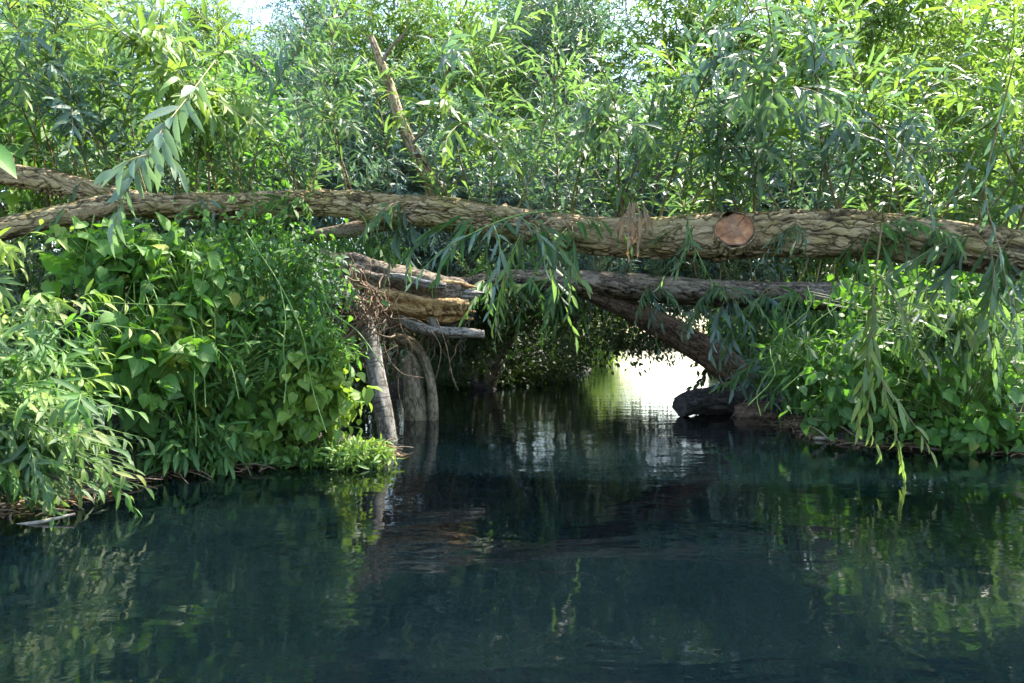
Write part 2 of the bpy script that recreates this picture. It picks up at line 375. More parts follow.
def build_ground():
    xs = np.concatenate([np.linspace(-400, -12, 24), np.arange(-11.5, 12, 0.12), np.linspace(12.5, 400, 24)])
    ys = np.concatenate([np.linspace(-200, -2, 14), np.arange(-1, 22, 0.12), np.linspace(22.5, 70, 50), np.linspace(80, 900, 16)])
    X, Y = np.meshgrid(xs, ys); Z = ground_h(X, Y)
    rough = np.array([noise.noise(Vector((x*2.1, y*2.1, 0)))*0.06+noise.noise(Vector((x*9, y*9, 3)))*0.025 for x, y in zip(X.ravel(), Y.ravel())]).reshape(X.shape)
    Z = Z + rough*(np.abs(X) < 12.5)
    V = np.stack([X, Y, Z], -1).reshape(-1, 3); w = len(xs); i = np.arange(len(ys)-1)[:, None]; j = np.arange(w-1)[None]
    F = np.stack([i*w+j, i*w+j+1, (i+1)*w+j+1, (i+1)*w+j], -1).reshape(-1, 4)
    a = Acc(); a.add(V, [F]); return a.mesh('ground', ['soil'])
m, nt, out = new_mat('river_bank_soil'); M['soil'] = m
geo = N(nt, 'ShaderNodeNewGeometry'); sp = N(nt, 'ShaderNodeSeparateXYZ'); nt.links.new(geo.outputs['Position'], sp.inputs[0])
n1 = N_noise(nt, geo.outputs['Position'], 7.0, 8.0)
soil = ramp(nt, [(0.35, (0.012, 0.009, 0.007)), (0.7, (0.05, 0.036, 0.024))], n1).outputs[0]
grs = ramp(nt, [(0.3, (0.03, 0.06, 0.012)), (0.7, (0.09, 0.15, 0.03))], n1).outputs[0]
hh = ramp(nt, [(0.0, (0, 0, 0)), (1.0, (1, 1, 1))], math_n(nt, 'ADD', math_n(nt, 'MULTIPLY', sp.outputs[2], 3.0), -1.4, True)).outputs[0]
c = mixc(nt, hh, soil, grs)
p = N(nt, 'ShaderNodeBsdfPrincipled', Roughness=0.95); nt.links.new(c, p.inputs['Base Color'])
b = N(nt, 'ShaderNodeBump', Strength=0.6, Distance=0.03); nt.links.new(n1, b.inputs['Height']); nt.links.new(b.outputs[0], p.inputs['Normal'])
nt.links.new(p.outputs[0], out.inputs[0])
tag(link('ground', build_ground()), None, None, kind='structure')

m, nt, out = new_mat('river_water'); M['water'] = m
geo = N(nt, 'ShaderNodeNewGeometry')
mpw = N(nt, 'ShaderNodeMapping'); mpw.inputs['Scale'].default_value = (0.75, 1.35, 1.0); nt.links.new(geo.outputs['Position'], mpw.inputs[0])
wa = N(nt, 'ShaderNodeTexNoise', Scale=1.7, Detail=3.0, Distortion=0.6); nt.links.new(mpw.outputs[0], wa.inputs['Vector'])
wb = N(nt, 'ShaderNodeTexNoise', Scale=9.0, Detail=3.0, Distortion=0.4); nt.links.new(mpw.outputs[0], wb.inputs['Vector'])
wc = N(nt, 'ShaderNodeTexNoise', Scale=30.0, Detail=2.0); nt.links.new(mpw.outputs[0], wc.inputs['Vector'])
# the faster run of water below the logs is more ruffled than the pool in front
sp = N(nt, 'ShaderNodeSeparateXYZ'); nt.links.new(geo.outputs['Position'], sp.inputs[0])
run = ramp(nt, [(0.0, (0.25,)*3), (0.25, (0.4,)*3), (1.0, (1.0,)*3)], math_n(nt, 'MULTIPLY', sp.outputs[1], 1/14.0, True)).outputs[0]
hgt = math_n(nt, 'ADD', math_n(nt, 'MULTIPLY', wa.outputs[0], 0.55), math_n(nt, 'MULTIPLY', math_n(nt, 'ADD', math_n(nt, 'MULTIPLY', wb.outputs[0], 0.16), math_n(nt, 'MULTIPLY', wc.outputs[0], 0.022)), run))
bw = N(nt, 'ShaderNodeBump', Strength=1.0, Distance=0.0125); nt.links.new(hgt, bw.inputs['Height'])
p = N(nt, 'ShaderNodeBsdfPrincipled', Roughness=0.03, IOR=1.333)
murk = ramp(nt, [(0.35, (0.0009, 0.0030, 0.0044)), (0.65, (0.0019, 0.0044, 0.0054))], N_noise(nt, geo.outputs['Position'], 1.1, 4.0)).outputs[0]
nt.links.new(murk, p.inputs['Base Color'])
p.inputs['Subsurface Weight'].default_value = 1.0; p.inputs['Subsurface Radius'].default_value = (.5, .8, 1.0); p.inputs['Subsurface Scale'].default_value = .9
nt.links.new(bw.outputs[0], p.inputs['Normal']); nt.links.new(p.outputs[0], out.inputs[0])
a = Acc(); g = np.array([[-60, -60, 0], [60, -60, 0], [60, 72, 0], [-60, 72, 0]], float); a.add(g, [np.array([[0, 1, 2, 3]])])
tag(link('water', a.mesh('water', ['water'])), None, None, kind='structure')

# ------------------------------------------------------------------ the fallen willow
T1 = [(1180, 285, 4.0, 28), (1090, 268, 4.1, 26), (1000, 252, 4.2, 24), (900, 238, 4.3, 23), (800, 234, 4.4, 22), (720, 236, 4.45, 22), (620, 237, 4.6, 19), (560, 232, 4.7, 17.5),
      (500, 223, 4.8, 16), (440, 213, 4.85, 15), (400, 210, 4.9, 14), (330, 204, 5.0, 12.5), (250, 205, 5.0, 12.5), (180, 206, 5.0, 12.5), (135, 203, 4.95, 12), (80, 189, 5.0, 11.5), (20, 176, 5.1, 11), (-70, 168, 5.3, 10)]
willow = thing('fallen_willow', 'long fissured willow trunk fallen right across the stream above the water, sprouting leafy shoots', 'tree', at(1090, 268, 4.1))
WO = at(1090, 268, 4.1)
limb('trunk', px_path(T1), 'bark', willow, WO, du=0.008, sides=144, fis=0.020, cell=0.085, seed=1, lump=0.10,
     knots=((2.65, 1.0, .05, .03), (4.1, 4.0, .05, .03), (4.75, 2.2, .06, .035), (5.2, 5.0, .05, .03), (6.1, 1.2, .05, .03)))
o = limb('fork_limb', px_path([(175, 205, 4.97, 9), (120, 205, 4.85, 11.5), (70, 214, 4.7, 11), (0, 230, 4.5, 11), (-80, 252, 4.3, 11)]), 'bark', willow, WO, du=0.012, sides=64, fis=0.009, cell=0.04, seed=2)
o = limb('dead_branch', px_path([(448, 212, 4.95, 11), (436, 190, 4.95, 7.5), (420, 160, 4.95, 6.2), (404, 128, 4.95, 5.4), (390, 88, 4.95, 5.2), (379, 58, 4.95, 4.2), (371, 36, 4.95, 2.6)]), 'bark', willow, WO, du=0.009, sides=36, fis=0.005, cell=0.03, seed=3, lump=.2)
a = Acc(); kp = np.array([at(383, 60, 4.76), at(392, 46, 4.74), at(404, 34, 4.7), at(409, 18, 4.7)]) - WO
tubes(a, kp[None], np.array([[.016, .011, .008, .004]]), 0, 8)
link('dead_twig', a.mesh('dead_twig', ['root']), willow); a = Acc()
kp = np.array([at(412, 143, 4.79), at(424, 132, 4.75), at(432, 120, 4.7), at(436, 104, 4.7)]) - WO
tubes(a, kp[None], np.array([[.012, .009, .006, .003]]), 0, 8)
link('dead_twig', a.mesh('dead_twig', ['root']), willow)
limb('side_branch', px_path([(420, 216, 4.95, 10), (380, 224, 5.05, 8), (345, 231, 5.1, 7), (304, 238, 5.15, 5.5)]), 'bark_dark', willow, WO, du=0.01, sides=36, fis=0.004, cell=0.03, seed=4)

# sawn stub: swollen bark collar and the pale pink cut face
def cut_stub():
    c = at(735, 229, 4.25); nrm = unit(np.array([-0.16, -1.0, 0.22])); r = 16.5/FX*4.3
    me_pts = []
    base = c - nrm*0.105
    rows = [list(base-np.array([0, 0, .012]))+[r*1.3], list(base+nrm*0.05-np.array([0, 0, .004]))+[r*1.22], list(base+nrm*0.09)+[r*1.16], list(base+nrm*0.105)+[r*1.08]]
    st = limb('cut_stub', rows, 'bark', willow, WO, du=0.006, sides=64, fis=0.005, cell=0.025, seed=6, endcap=False, lump=.12)
    m, nt, out = new_mat('sawn_pink_wood'); M['sawn'] = m
    at_ = N(nt, 'ShaderNodeAttribute', attribute_name='lf'); sp = N(nt, 'ShaderNodeSeparateXYZ'); nt.links.new(at_.outputs['Vector'], sp.inputs[0])
    tc = N(nt, 'ShaderNodeTexCoord')
    nz = N_noise(nt, tc.outputs['Object'], 22.0, 6.0)
    rings = math_n(nt, 'SINE', math_n(nt, 'ADD', math_n(nt, 'MULTIPLY', sp.outputs[0], 62.0), math_n(nt, 'MULTIPLY', nz, 9.0)))
    c1 = ramp(nt, [(0.3, (0.15, 0.060, 0.025)), (0.52, (0.36, 0.155, 0.065)), (0.72, (0.54, 0.31, 0.17))], nz).outputs[0]
    c1 = mixc(nt, math_n(nt, 'MULTIPLY', math_n(nt, 'ADD', rings, 1.0), 0.16), c1, (0.22, 0.09, 0.05))
    c1 = mixc(nt, math_n(nt, 'GREATER_THAN', math_n(nt, 'ADD', sp.outputs[0], math_n(nt, 'MULTIPLY', nz, .12)), 0.97), c1, (0.13, 0.07, 0.04))
    for a0, lo_, wd in ((.5, .1, .028), (2.3, .3, .02), (4.1, .2, .032), (5.3, .5, .02)):
        cx = math_n(nt, 'SUBTRACT', math_n(nt, 'MULTIPLY', sp.outputs[1], math.sin(a0)), math_n(nt, 'MULTIPLY', sp.outputs[2], math.cos(a0)))
        cx = math_n(nt, 'ABSOLUTE', math_n(nt, 'ADD', math_n(nt, 'MULTIPLY', cx, sp.outputs[0]), math_n(nt, 'MULTIPLY', math_n(nt, 'SUBTRACT', nz, .5), .16)))
        dt_ = math_n(nt, 'ADD', math_n(nt, 'MULTIPLY', sp.outputs[1], math.cos(a0)), math_n(nt, 'MULTIPLY', sp.outputs[2], math.sin(a0)))
        msk = math_n(nt, 'MULTIPLY', math_n(nt, 'MULTIPLY', math_n(nt, 'LESS_THAN', cx, wd), math_n(nt, 'GREATER_THAN', dt_, 0.0)), math_n(nt, 'GREATER_THAN', sp.outputs[0], lo_))
        c1 = mixc(nt, math_n(nt, 'MULTIPLY', msk, .8), c1, (0.05, 0.022, 0.01))
    gr = N_noise(nt, tc.outputs['Object'], 8.0, 5.0); c1 = mixc(nt, ramp(nt, [(.5, (0, 0, 0)), (.66, (.7, .7, .7))], gr).outputs[0], c1, (0.16, 0.10, 0.07))
    p = N(nt, 'ShaderNodeBsdfPrincipled', Roughness=0.8); nt.links.new(c1, p.inputs['Base Color'])
    b = N(nt, 'ShaderNodeBump', Strength=0.4, Distance=0.004); nt.links.new(nz, b.inputs['Height']); nt.links.new(b.outputs[0], p.inputs['Normal']); nt.links.new(p.outputs[0], out.inputs[0])
    A = unit(np.cross(nrm, [0, 0, 1.0])); B = np.cross(nrm, A); V = []; lf = []; S = 48; K = 8
    for k in range(K+1):
        for j in range(S):
            th = 2*PI*j/S; w = 1+0.07*math.sin(th*2+1)+0.05*math.sin(th*3+2)+0.03*math.sin(th*7)
            rr = r*k/K*w*1.13
            V.append(c - WO + A*math.cos(th)*rr + B*math.sin(th)*rr*0.95 + nrm*(0.006*noise.noise(Vector((rr*60*math.cos(th), rr*60*math.sin(th), 1))) - 0.006)); lf.append((k/K, math.cos(th), math.sin(th)))
    F = [[k*S+j, k*S+(j+1) % S, (k+1)*S+(j+1) % S, (k+1)*S+j] for k in range(K) for j in range(S)]
    a = Acc(); a.add(np.array(V), [np.array(F)], 0, np.array(lf)); link('cut_face', a.mesh('cut_face', ['sawn']), st)
cut_stub()

# --- shoots: a handful of meshes, shared by the shoots that stand along the trunk
def shoot_mesh(kind, seed, leaf='willow', stem='stem'):
    global RNG
    RNG = np.random.default_rng(seed); a = Acc(); r = RNG
    if kind == 'up':
        H = 1.7; P = curve_pts(np.zeros((1, 3)), np.array([[r.normal(0, .16), r.normal(0, .16), 1.0]]), H, r.uniform(0, .14), 12, .03)
        leafy(a, P, .0085, 46, .195, .034, t0=.06, droop=.25, tintb=.34)
        k = 9; idx = r.integers(2, 10, k); B = P[0, idx]; ph = r.uniform(0, 6.28, k)
        D = np.stack([np.cos(ph)*.75, np.sin(ph)*.75, np.full(k, .8)], -1)
        P2 = curve_pts(B, D, r.uniform(.3, .7, k), .28, 7, .03); leafy(a, P2, .004, 15, .175, .031, droop=.32, tintb=.36)
    if kind == 'arch':
        H = 1.55; P = curve_pts(np.zeros((1, 3)), np.array([[r.normal(0, .25), -.42, 1.0]]), H, r.uniform(.22, .42), 14, .03)
        P[0, :, 1] -= .35*np.linspace(0, 1, 14)**2
        leafy(a, P, .008, 40, .225, .038, t0=.1, droop=.35, tintb=.36, ang=.95, curl=.4)
        k = 7; idx = r.integers(4, 12, k); B = P[0, idx]
        D = np.stack([r.normal(0, .7, k), r.normal(-.5, .3, k), r.uniform(-.1, .7, k)], -1)
        P2 = curve_pts(B, D, r.uniform(.3, .65, k), .5, 8, .03); leafy(a, P2, .004, 13, .20, .034, droop=.5, tintb=.40, ang=.95, curl=.4)
    if kind == 'short':
        k = 5; D = np.stack([r.normal(0, .5, k), r.normal(0, .5, k), np.ones(k)], -1)
        P2 = curve_pts(np.zeros((k, 3)), D, r.uniform(.4, .8, k), .15, 8, .03); leafy(a, P2, .005, 20, .18, .031, droop=.35, tintb=.32, t0=.04)
    if kind == 'hang':
        k = 4; D = np.stack([r.normal(0, .35, k), r.normal(-.25, .25, k), r.uniform(-.6, .1, k)], -1)
        P2 = curve_pts(np.zeros((k, 3)), D, r.uniform(.3, .55, k), .55, 8, .03); leafy(a, P2, .004, 15, .19, .032, droop=.75, ang=.7, tintb=.30)
    if kind == 'trail':
        L = 1.15; P = curve_pts(np.zeros((1, 3)), np.array([[.05, -.12, -.75]]), L, .3, 12, .02)
        leafy(a, P, .006, 20, .15, .025, t0=.35, droop=.6, tintb=.40, ang=.6)
        k = 9; idx = r.integers(4, 11, k); B = P[0, idx]; ph = r.uniform(0, 6.28, k)
        D = np.stack([np.cos(ph)*.5, np.sin(ph)*.3, np.full(k, -.6)], -1)
        P2 = curve_pts(B, D, r.uniform(.22, .45, k), .35, 7, .02); leafy(a, P2, .003, 13, .115, .019, droop=.7, ang=.5, tintb=.45)
    return a.mesh('shoot', [leaf, stem])
UP = [shoot_mesh('up', 20+i, 'willow', 'stem_red' if i % 2 else 'stem') for i in range(6)]
UPL = [shoot_mesh('up', 90+i, 'lime', 'stem') for i in range(3)]
ARCH = [shoot_mesh('arch', 110+i, ('willow', 'silver', 'lime')[i % 3], 'stem') for i in range(5)]
UPS = [shoot_mesh('up', 40+i, 'silver', 'stem') for i in range(3)]
SHORT = [shoot_mesh('short', 50+i, 'silver' if i == 0 else 'willow') for i in range(3)]
HANG = [shoot_mesh('hang', 60+i, 'silver' if i == 0 else ('willow', 'herb')[i % 2]) for i in range(7)]
TRAIL = [shoot_mesh('trail', 70+i, 'willow') for i in range(2)]
def trunk_at(path, px):
    xs = [p[0] for p in path][::-1]; f = lambda k: float(np.interp(px, xs, [p[k] for p in path][::-1]))
    return f(1), f(2), f(3)
def set_shoots(parent, origin, path, pxs, meshes, hs, seed, dz=0.0, dy=0.0):
    rr = random.Random(seed)
    for px in pxs:
        px += rr.uniform(-9, 9); py, Y, h = trunk_at(path, px); rad = h/FX*Y
        b = at(px, py, Y) + np.array([0, dy*rad, dz*rad]) - origin
        o = link('shoot', rr.choice(meshes), parent, tuple(b), rr.uniform(0, 6.28), rr.uniform(*hs))
        yield o, rr
for o, rr in set_shoots(willow, WO, T1, list(range(20, 1060, 33)), UP+UPS[:2], (0.62, 1.12), 1, dz=.7):
    if o.location.x+WO[0] > .6 and rr.random() < .6: o.data = rr.choice(UPL)  # lime leaves put the sunlit yellow of the right side into the colour
    o.rotation_euler.x = rr.uniform(-.16, .16); o.rotation_euler.y = rr.uniform(-.2, .2)
for o, rr in set_shoots(willow, WO, T1, [-30, 35, 105, 190], UPL+UPS[:1], (0.8, 1.15), 6, dz=.7):
    o.rotation_euler.x = rr.uniform(-.1, .25); o.rotation_euler.y = rr.uniform(-.25, .25)
for o, rr in set_shoots(willow, WO, T1, [x for x in range(0, 1060, 44) if not 390 < x < 450], ARCH, (0.75, 1.35), 61, dz=.6):
    o.rotation_euler.z = rr.uniform(-.9, .9)
for o, rr in set_shoots(willow, WO, T1, list(range(60, 1060, 62)), SHORT, (0.7, 1.1), 2, dz=.7): pass
for o, rr in set_shoots(willow, WO, T1, [120, 205, 300, 420, 470, 530, 575, 690, 790, 860, 890, 930, 960, 1000, 1030], HANG, (0.45, 1.25), 3, dz=.35, dy=-1.0): o.rotation_euler = (rr.uniform(-.3, .3), rr.uniform(-.5, .5), rr.uniform(-.9, .9))

def placed(kind, rows, leaf, stem='stem', nl=16, LL=.12, WW=.021, r0=.006, droop=.6, ang=.7, tint=.35, side=None, seed=1, parent=willow, origin=WO, t0=.1, name='shoot', tmpl='lance', facing=(0, -1.2, .2), label=None):
    """one particular shoot of the photograph, along its own line"""
    global RNG
    RNG = np.random.default_rng(seed); a = Acc()
    P = catmull([at(*p) for p in rows], 14) - np.array(origin)
    leafy(a, P[None], r0, nl, LL, WW, tmpl, droop=droop, ang=ang, tintb=tint, t0=t0, facing=facing)
    for (i, rr_, n2) in side or ():
        S = catmull([P[i]+np.array(origin)]+[at(*p) for p in rr_], 9) - np.array(origin)
        leafy(a, S[None], r0*.6, n2, LL*1.0, WW*.95, tmpl, droop=droop, ang=ang+.2, tintb=tint+.05, t0=.1, facing=facing)
    o = link(name, a.mesh(name, [leaf, stem]), parent)
    if label: o['label'] = label
    return o
# the long trailing shoot at the right whose tip touches the water
placed('trail', [(884, 205, 4.05), (879, 250, 3.95), (873, 300, 3.9), (874, 345, 3.88), (886, 395, 3.87), (898, 440, 3.86), (904, 474, 3.86)], 'willow', 'stem', 26, .20, .031, .0065, .75, .55, .65,
       side=[(4, [(880, 275, 3.9), (905, 320, 3.85), (928, 372, 3.83)], 13), (5, [(890, 300, 3.85), (912, 322, 3.8), (942, 330, 3.78)], 8), (6, [(868, 350, 3.88), (860, 400, 3.88), (858, 428, 3.88)], 14), (7, [(872, 380, 3.9), (868, 420, 3.9), (880, 452, 3.9)], 10), (8, [(896, 400, 3.8), (918, 430, 3.8), (930, 450, 3.8)], 8)],
       seed=5, t0=.3, label='trailing shoot whose yellow tip touches the water')
placed('hang', [(560, 210, 4.45), (515, 216, 4.3), (475, 232, 4.2), (440, 252, 4.15), (412, 282, 4.1)], 'silver', 'stem_green', 17, .17, .026, .006, .6, .6, .45, seed=8, side=[(5, [(500, 245, 4.15), (495, 285, 4.1), (488, 318, 4.1)], 12), (3, [(540, 235, 4.2), (548, 262, 4.2)], 8)])
placed('hang', [(520, 235, 4.4), (508, 262, 4.3), (500, 295, 4.3), (492, 330, 4.3)], 'lime', 'stem_green', 14, .13, .02, .004, .7, .5, .4, seed=9)
placed('hang', [(1015, 60, 3.3), (1000, 120, 3.4), (985, 190, 3.4), (1000, 250, 3.35), (1012, 310, 3.3), (1018, 345, 3.3)], 'silver', 'stem', 26, .13, .021, .005, .6, .7, .2, seed=10)
placed('hang', [(870, 120, 3.9), (905, 150, 3.7), (925, 190, 3.6), (933, 225, 3.6)], 'silver', 'stem', 18, .14, .023, .005, .5, .8, .2, seed=11)
placed('hang', [(975, 150, 3.7), (950, 200, 3.7), (905, 215, 3.7)], 'willow', 'stem', 14, .13, .022, .005, .5, .8, .3, seed=12)
placed('hang', [(688, 210, 4.2), (690, 235, 4.15), (702, 262, 4.1), (712, 282, 4.1)], 'willow', 'stem_green', 10, .12, .02, .004, .6, .6, .4, seed=13)
for q, (dx, ln) in enumerate([(-9, 30), (-3, 52), (0, 38), (7, 46), (16, 22)]):
    placed('dry', [(634+dx*.5, 202, 4.36), (634+dx*.8, 206+ln*.2, 4.27), (632+dx, 204+ln*.6, 4.26), (631+dx, 202+ln, 4.27)], 'dry', 'twig', 7, .15, .026, .002, 1.2, .55, .5, seed=140+q, name='withered_leaf_bunch', t0=0)
placed('hang', [(352, 206, 4.8), (366, 222, 4.75), (364, 238, 4.7)], 'lime', 'stem_green', 5, .10, .018, .003, .8, .4, .8, seed=15)
placed('hang', [(196, 195, 4.8), (212, 202, 4.7), (214, 226, 4.7)], 'silver', 'stem', 4, .13, .022, .004, .8, .4, .2, seed=16)

# ------------------------------------------------------------------ the second log and the things in the water
T2 = [(1060, 305, 6.6, 15), (960, 300, 6.8, 15), (880, 298, 6.95, 14), (800, 296, 7.1, 13.5), (700, 292, 7.3, 13.5), (620, 286, 7.4, 13), (570, 282, 7.45, 12), (530, 281, 7.45, 11.5), (490, 283, 7.4, 11), (455, 288, 7.35, 9)]
O2 = at(960, 300, 6.8)
log2 = thing('fallen_log', 'dark weathered log lying level behind the long fissured trunk, over the arch of light', 'tree', O2)
limb('trunk', px_path(T2), 'bark_dark', log2, O2, du=0.016, sides=64, fis=0.016, cell=0.08, seed=11)
limb('leaning_limb', px_path([(583, 288, 7.45, 9), (610, 300, 7.5, 10), (650, 320, 7.6, 12), (690, 342, 7.7, 14), (722, 362, 7.8, 16), (745, 383, 7.9, 18), (760, 405, 7.9, 20)]), 'bark_red', log2, O2, du=0.014, sides=56, fis=0.008, cell=0.05, seed=12, stretch=7)['label'] = 'reddish brown limb slanting down to the water'
for o, rr in set_shoots(log2, O2, T2, list(range(545, 1040, 21)), UP+UPS+UPS+UPS, (0.9, 1.5), 21, dz=.7):
    o.rotation_euler.x = rr.uniform(-.2, .2); o.rotation_euler.y = rr.uniform(-.2, .2)
for o, rr in set_shoots(log2, O2, T2, [478, 500, 522, 560, 640, 700, 735, 755, 775, 800, 835, 850, 880, 905, 950, 990], HANG, (0.7, 1.6), 22, dz=.3, dy=-.9): o.rotation_euler = (rr.uniform(-.3, .3), rr.uniform(-.5, .5), rr.uniform(-1, 1))
for o, rr in set_shoots(log2, O2, T2, [465, 490, 515, 540, 560, 600, 625, 660, 690, 730, 780], SHORT, (0.5, .8), 23, dz=.6): pass
for i, rows in enumerate([[(755, 300, 6.8), (775, 330, 6.6), (800, 352, 6.5), (825, 362, 6.4)], [(735, 300, 6.9), (750, 330, 6.8), (755, 360, 6.8)], [(790, 300, 6.8), (780, 340, 6.7), (772, 375, 6.6)], [(700, 300, 7.0), (716, 322, 7.0), (722, 345, 6.9)], [(830, 302, 6.7), (840, 330, 6.5), (850, 352, 6.4)], [(810, 300, 6.7), (800, 345, 6.5), (800, 385, 6.5)], [(770, 345, 6.7), (740, 375, 6.8), (715, 388, 6.9)]]):
    placed('hang', rows, 'silver' if i % 2 else 'herb', 'stem_green', 17, .19, .032, .006, .6, .8, .4, seed=80+i, parent=log2, origin=O2)

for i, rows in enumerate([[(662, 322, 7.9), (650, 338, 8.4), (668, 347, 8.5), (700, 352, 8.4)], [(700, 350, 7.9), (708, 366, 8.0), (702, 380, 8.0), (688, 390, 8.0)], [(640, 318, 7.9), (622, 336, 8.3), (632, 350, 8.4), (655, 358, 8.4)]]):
    placed('hang', rows, 'dark', 'stem', 18, .15, .045, .006, .7, .9, .5, seed=95+i, parent=log2, origin=O2, tmpl='oval')  # dark leaf colour paints these sprigs as silhouettes against the light
OB = at(350, 280, 7.0)
brk = thing('broken_log', 'snapped log with torn orange wood and peeling grey bark, propped above the posts', 'log', OB)
limb('trunk', px_path([(300, 262, 7.3, 14), (345, 270, 7.2, 15), (390, 283, 7.1, 17), (425, 289, 7.05, 17.5), (452, 294, 7.0, 16), (464, 296, 7.0, 12), (470, 297, 7.0, 6)]), 'bark_dark', brk, OB, du=.014, sides=64, fis=.014, cell=.08, seed=21, capmat='torn', lump=.30)
limb('torn_wood', px_path([(370, 300, 6.98, 9), (395, 303, 6.94, 13), (425, 308, 6.9, 13), (455, 309, 6.9, 11), (470, 306, 6.9, 6)]), 'torn', brk, OB, du=.012, sides=48, fis=.02, cell=.05, stretch=6, seed=22, lump=.4)
limb('torn_wood', px_path([(335, 292, 7.0, 8), (375, 308, 7.0, 9), (405, 320, 7.0, 8), (432, 322, 7.0, 5), (448, 320, 7.0, 2)]), 'bark_red', brk, OB, du=.012, sides=40, fis=.014, cell=.04, stretch=6, seed=23, lump=.3)
for q, (x, y, l, dy_) in enumerate([(446, 284, 30, 3), (450, 292, 34, 1), (448, 301, 26, 4), (440, 309, 36, 3), (455, 297, 24, -1), (430, 318, 26, 6), (444, 315, 30, 4)]):
    limb('splinter', px_path([(x-14, y-1, 6.95, 2), (x, y, 6.9, 3.6), (x+l*.6, y+dy_*.6, 6.9, 2.6), (x+l, y+dy_, 6.92, .5)]), ('torn', 'pale', 'bark_dark')[q % 3], brk, OB, du=.012, sides=18, fis=.006, cell=.03, stretch=8, seed=70+q, lump=.5)
limb('splinter', px_path([(398, 313, 6.95, 3), (412, 324, 6.9, 5), (432, 330, 6.85, 5.5), (455, 333, 6.85, 5), (484, 334, 6.85, 3)]), 'pale', brk, OB, du=.01, sides=28, fis=.008, cell=.03, stretch=7, seed=24, lump=.3)
limb('splinter', px_path([(388, 275, 6.85, 2), (405, 278, 6.8, 4), (425, 284, 6.8, 4), (446, 286, 6.82, 2.5)]), 'pale', brk, OB, du=.01, sides=28, fis=.008, cell=.03, stretch=7, seed=25, lump=.3)
limb('splinter', px_path([(427, 312, 6.88, 5), (434, 322, 6.85, 4), (436, 334, 6.85, 1.5)]), 'pale', brk, OB, du=.01, sides=24, fis=.006, cell=.03, stretch=5, seed=26, lump=.3)
# hanging roots
a = Acc(); rr = random.Random(5); Pn = []; Rn = []
for k in range(70):
    x = rr.uniform(345, 470); y = 296+(x-345)*.18+rr.uniform(-3, 12); Y = rr.uniform(6.9, 7.3); l = rr.uniform(12, 90) if rr.random() < .5 else rr.uniform(10, 40)
    q = [at(x, y, Y)]; dx = rr.uniform(-.5, .5)
    for s in range(1, 8): q.append(at(x+dx*l*s/7+rr.uniform(-3, 3), y+l*s/7, Y+rr.uniform(-.04, .04)))
    Pn.append(np.array(q)-OB); Rn.append(np.linspace(1, .3, 8)*rr.uniform(.003, .009))
tubes(a, np.array(Pn), np.array(Rn), 0, 5); tag(link('hanging_root', a.mesh('hanging_root', ['root']), brk), None, None, kind='stuff')

# grey leaning stem standing in the water
OG = at(388, 446, 5.5)
gs = thing('grey_stem', 'thin grey mottled stem rising from the water beside the yellow-green herbs', 'tree stem', OG)
limb('stem', px_path([(392, 458, 5.5, 10), (388, 440, 5.52, 9.5), (381, 400, 5.6, 9), (374, 362, 5.7, 8.5), (368, 336, 5.8, 9.5), (356, 312, 5.9, 11), (345, 298, 6.0, 9)]), 'bark_grey', gs, OG, du=.008, sides=48, fis=.0015, cell=.04, seed=31, lump=.08)
a = Acc(); Pn = []; Rn = []
for k in range(110):
    x = 362+rr.gauss(0, 13); y = 310+rr.gauss(0, 14); an = rr.gauss(1.3, .8); l = rr.uniform(20, 60); Y = rr.uniform(5.6, 6.0); q = []
    for s in range(8): q.append(at(x+math.cos(an+s*.1)*l*(s/7-.4)+rr.uniform(-2, 2), y+math.sin(an)*l*(s/7-.4)+rr.uniform(-2, 2), Y+rr.uniform(-.05, .05)))
    Pn.append(np.array(q)-OG); Rn.append(np.linspace(1, .5, 8)*rr.uniform(.003, .010))
tubes(a, np.array(Pn), np.array(Rn), 0, 6); tag(link('root_tangle', a.mesh('root_tangle', ['root']), gs), None, None, kind='stuff')
# vines round the stem
Pn = []; Rn = []
for rows in ([(395, 300), (402, 330), (412, 350), (398, 380), (404, 420)], [(372, 300), (392, 318), (418, 320), (440, 345), (436, 378), (428, 400)], [(340, 330), (352, 348), (376, 355), (398, 345)], [(390, 262), (388, 300), (384, 345), (400, 372), (424, 378)], [(436, 318), (446, 345), (452, 375), (458, 390)]):
    Pn.append(catmull([at(x, y, 5.9+.1*i) for i, (x, y) in enumerate(rows)], 20)-OG); Rn.append(np.full(20, .0042))
Pn = [p for p in Pn]; a = Acc(); tubes(a, np.array(Pn), np.array(Rn), 0, 6)
vine = tag(link('vine', a.mesh('vine', ['root']), None, OG), 'thin bare brown vine looping between the grey mottled stem and the twin posts', 'vine')

OP = at(420, 418, 7.0)
post = thing('rotten_stump', 'pair of rounded silt-brown stump posts standing in the water under the snapped log', 'stump', OP)
limb('post', px_path([(417, 436, 7.0, 13), (417, 420, 7.0, 12), (415, 400, 7.0, 10.5), (412, 380, 7.0, 9.5), (411, 366, 7.0, 7.5), (410, 357, 7.0, 4.5), (410, 353, 7.0, 1.5)]), 'post', post, OP, du=.012, sides=48, fis=.003, cell=.04, seed=41, lump=.16)
limb('post', px_path([(434, 436, 6.95, 5.5), (433, 405, 6.95, 5), (430, 380, 6.97, 4.5), (423, 358, 7.05, 4.5), (410, 343, 7.1, 6), (394, 338, 7.15, 5)]), 'post', post, OP, du=.012, sides=40, fis=.006, cell=.05, seed=42, lump=.14)

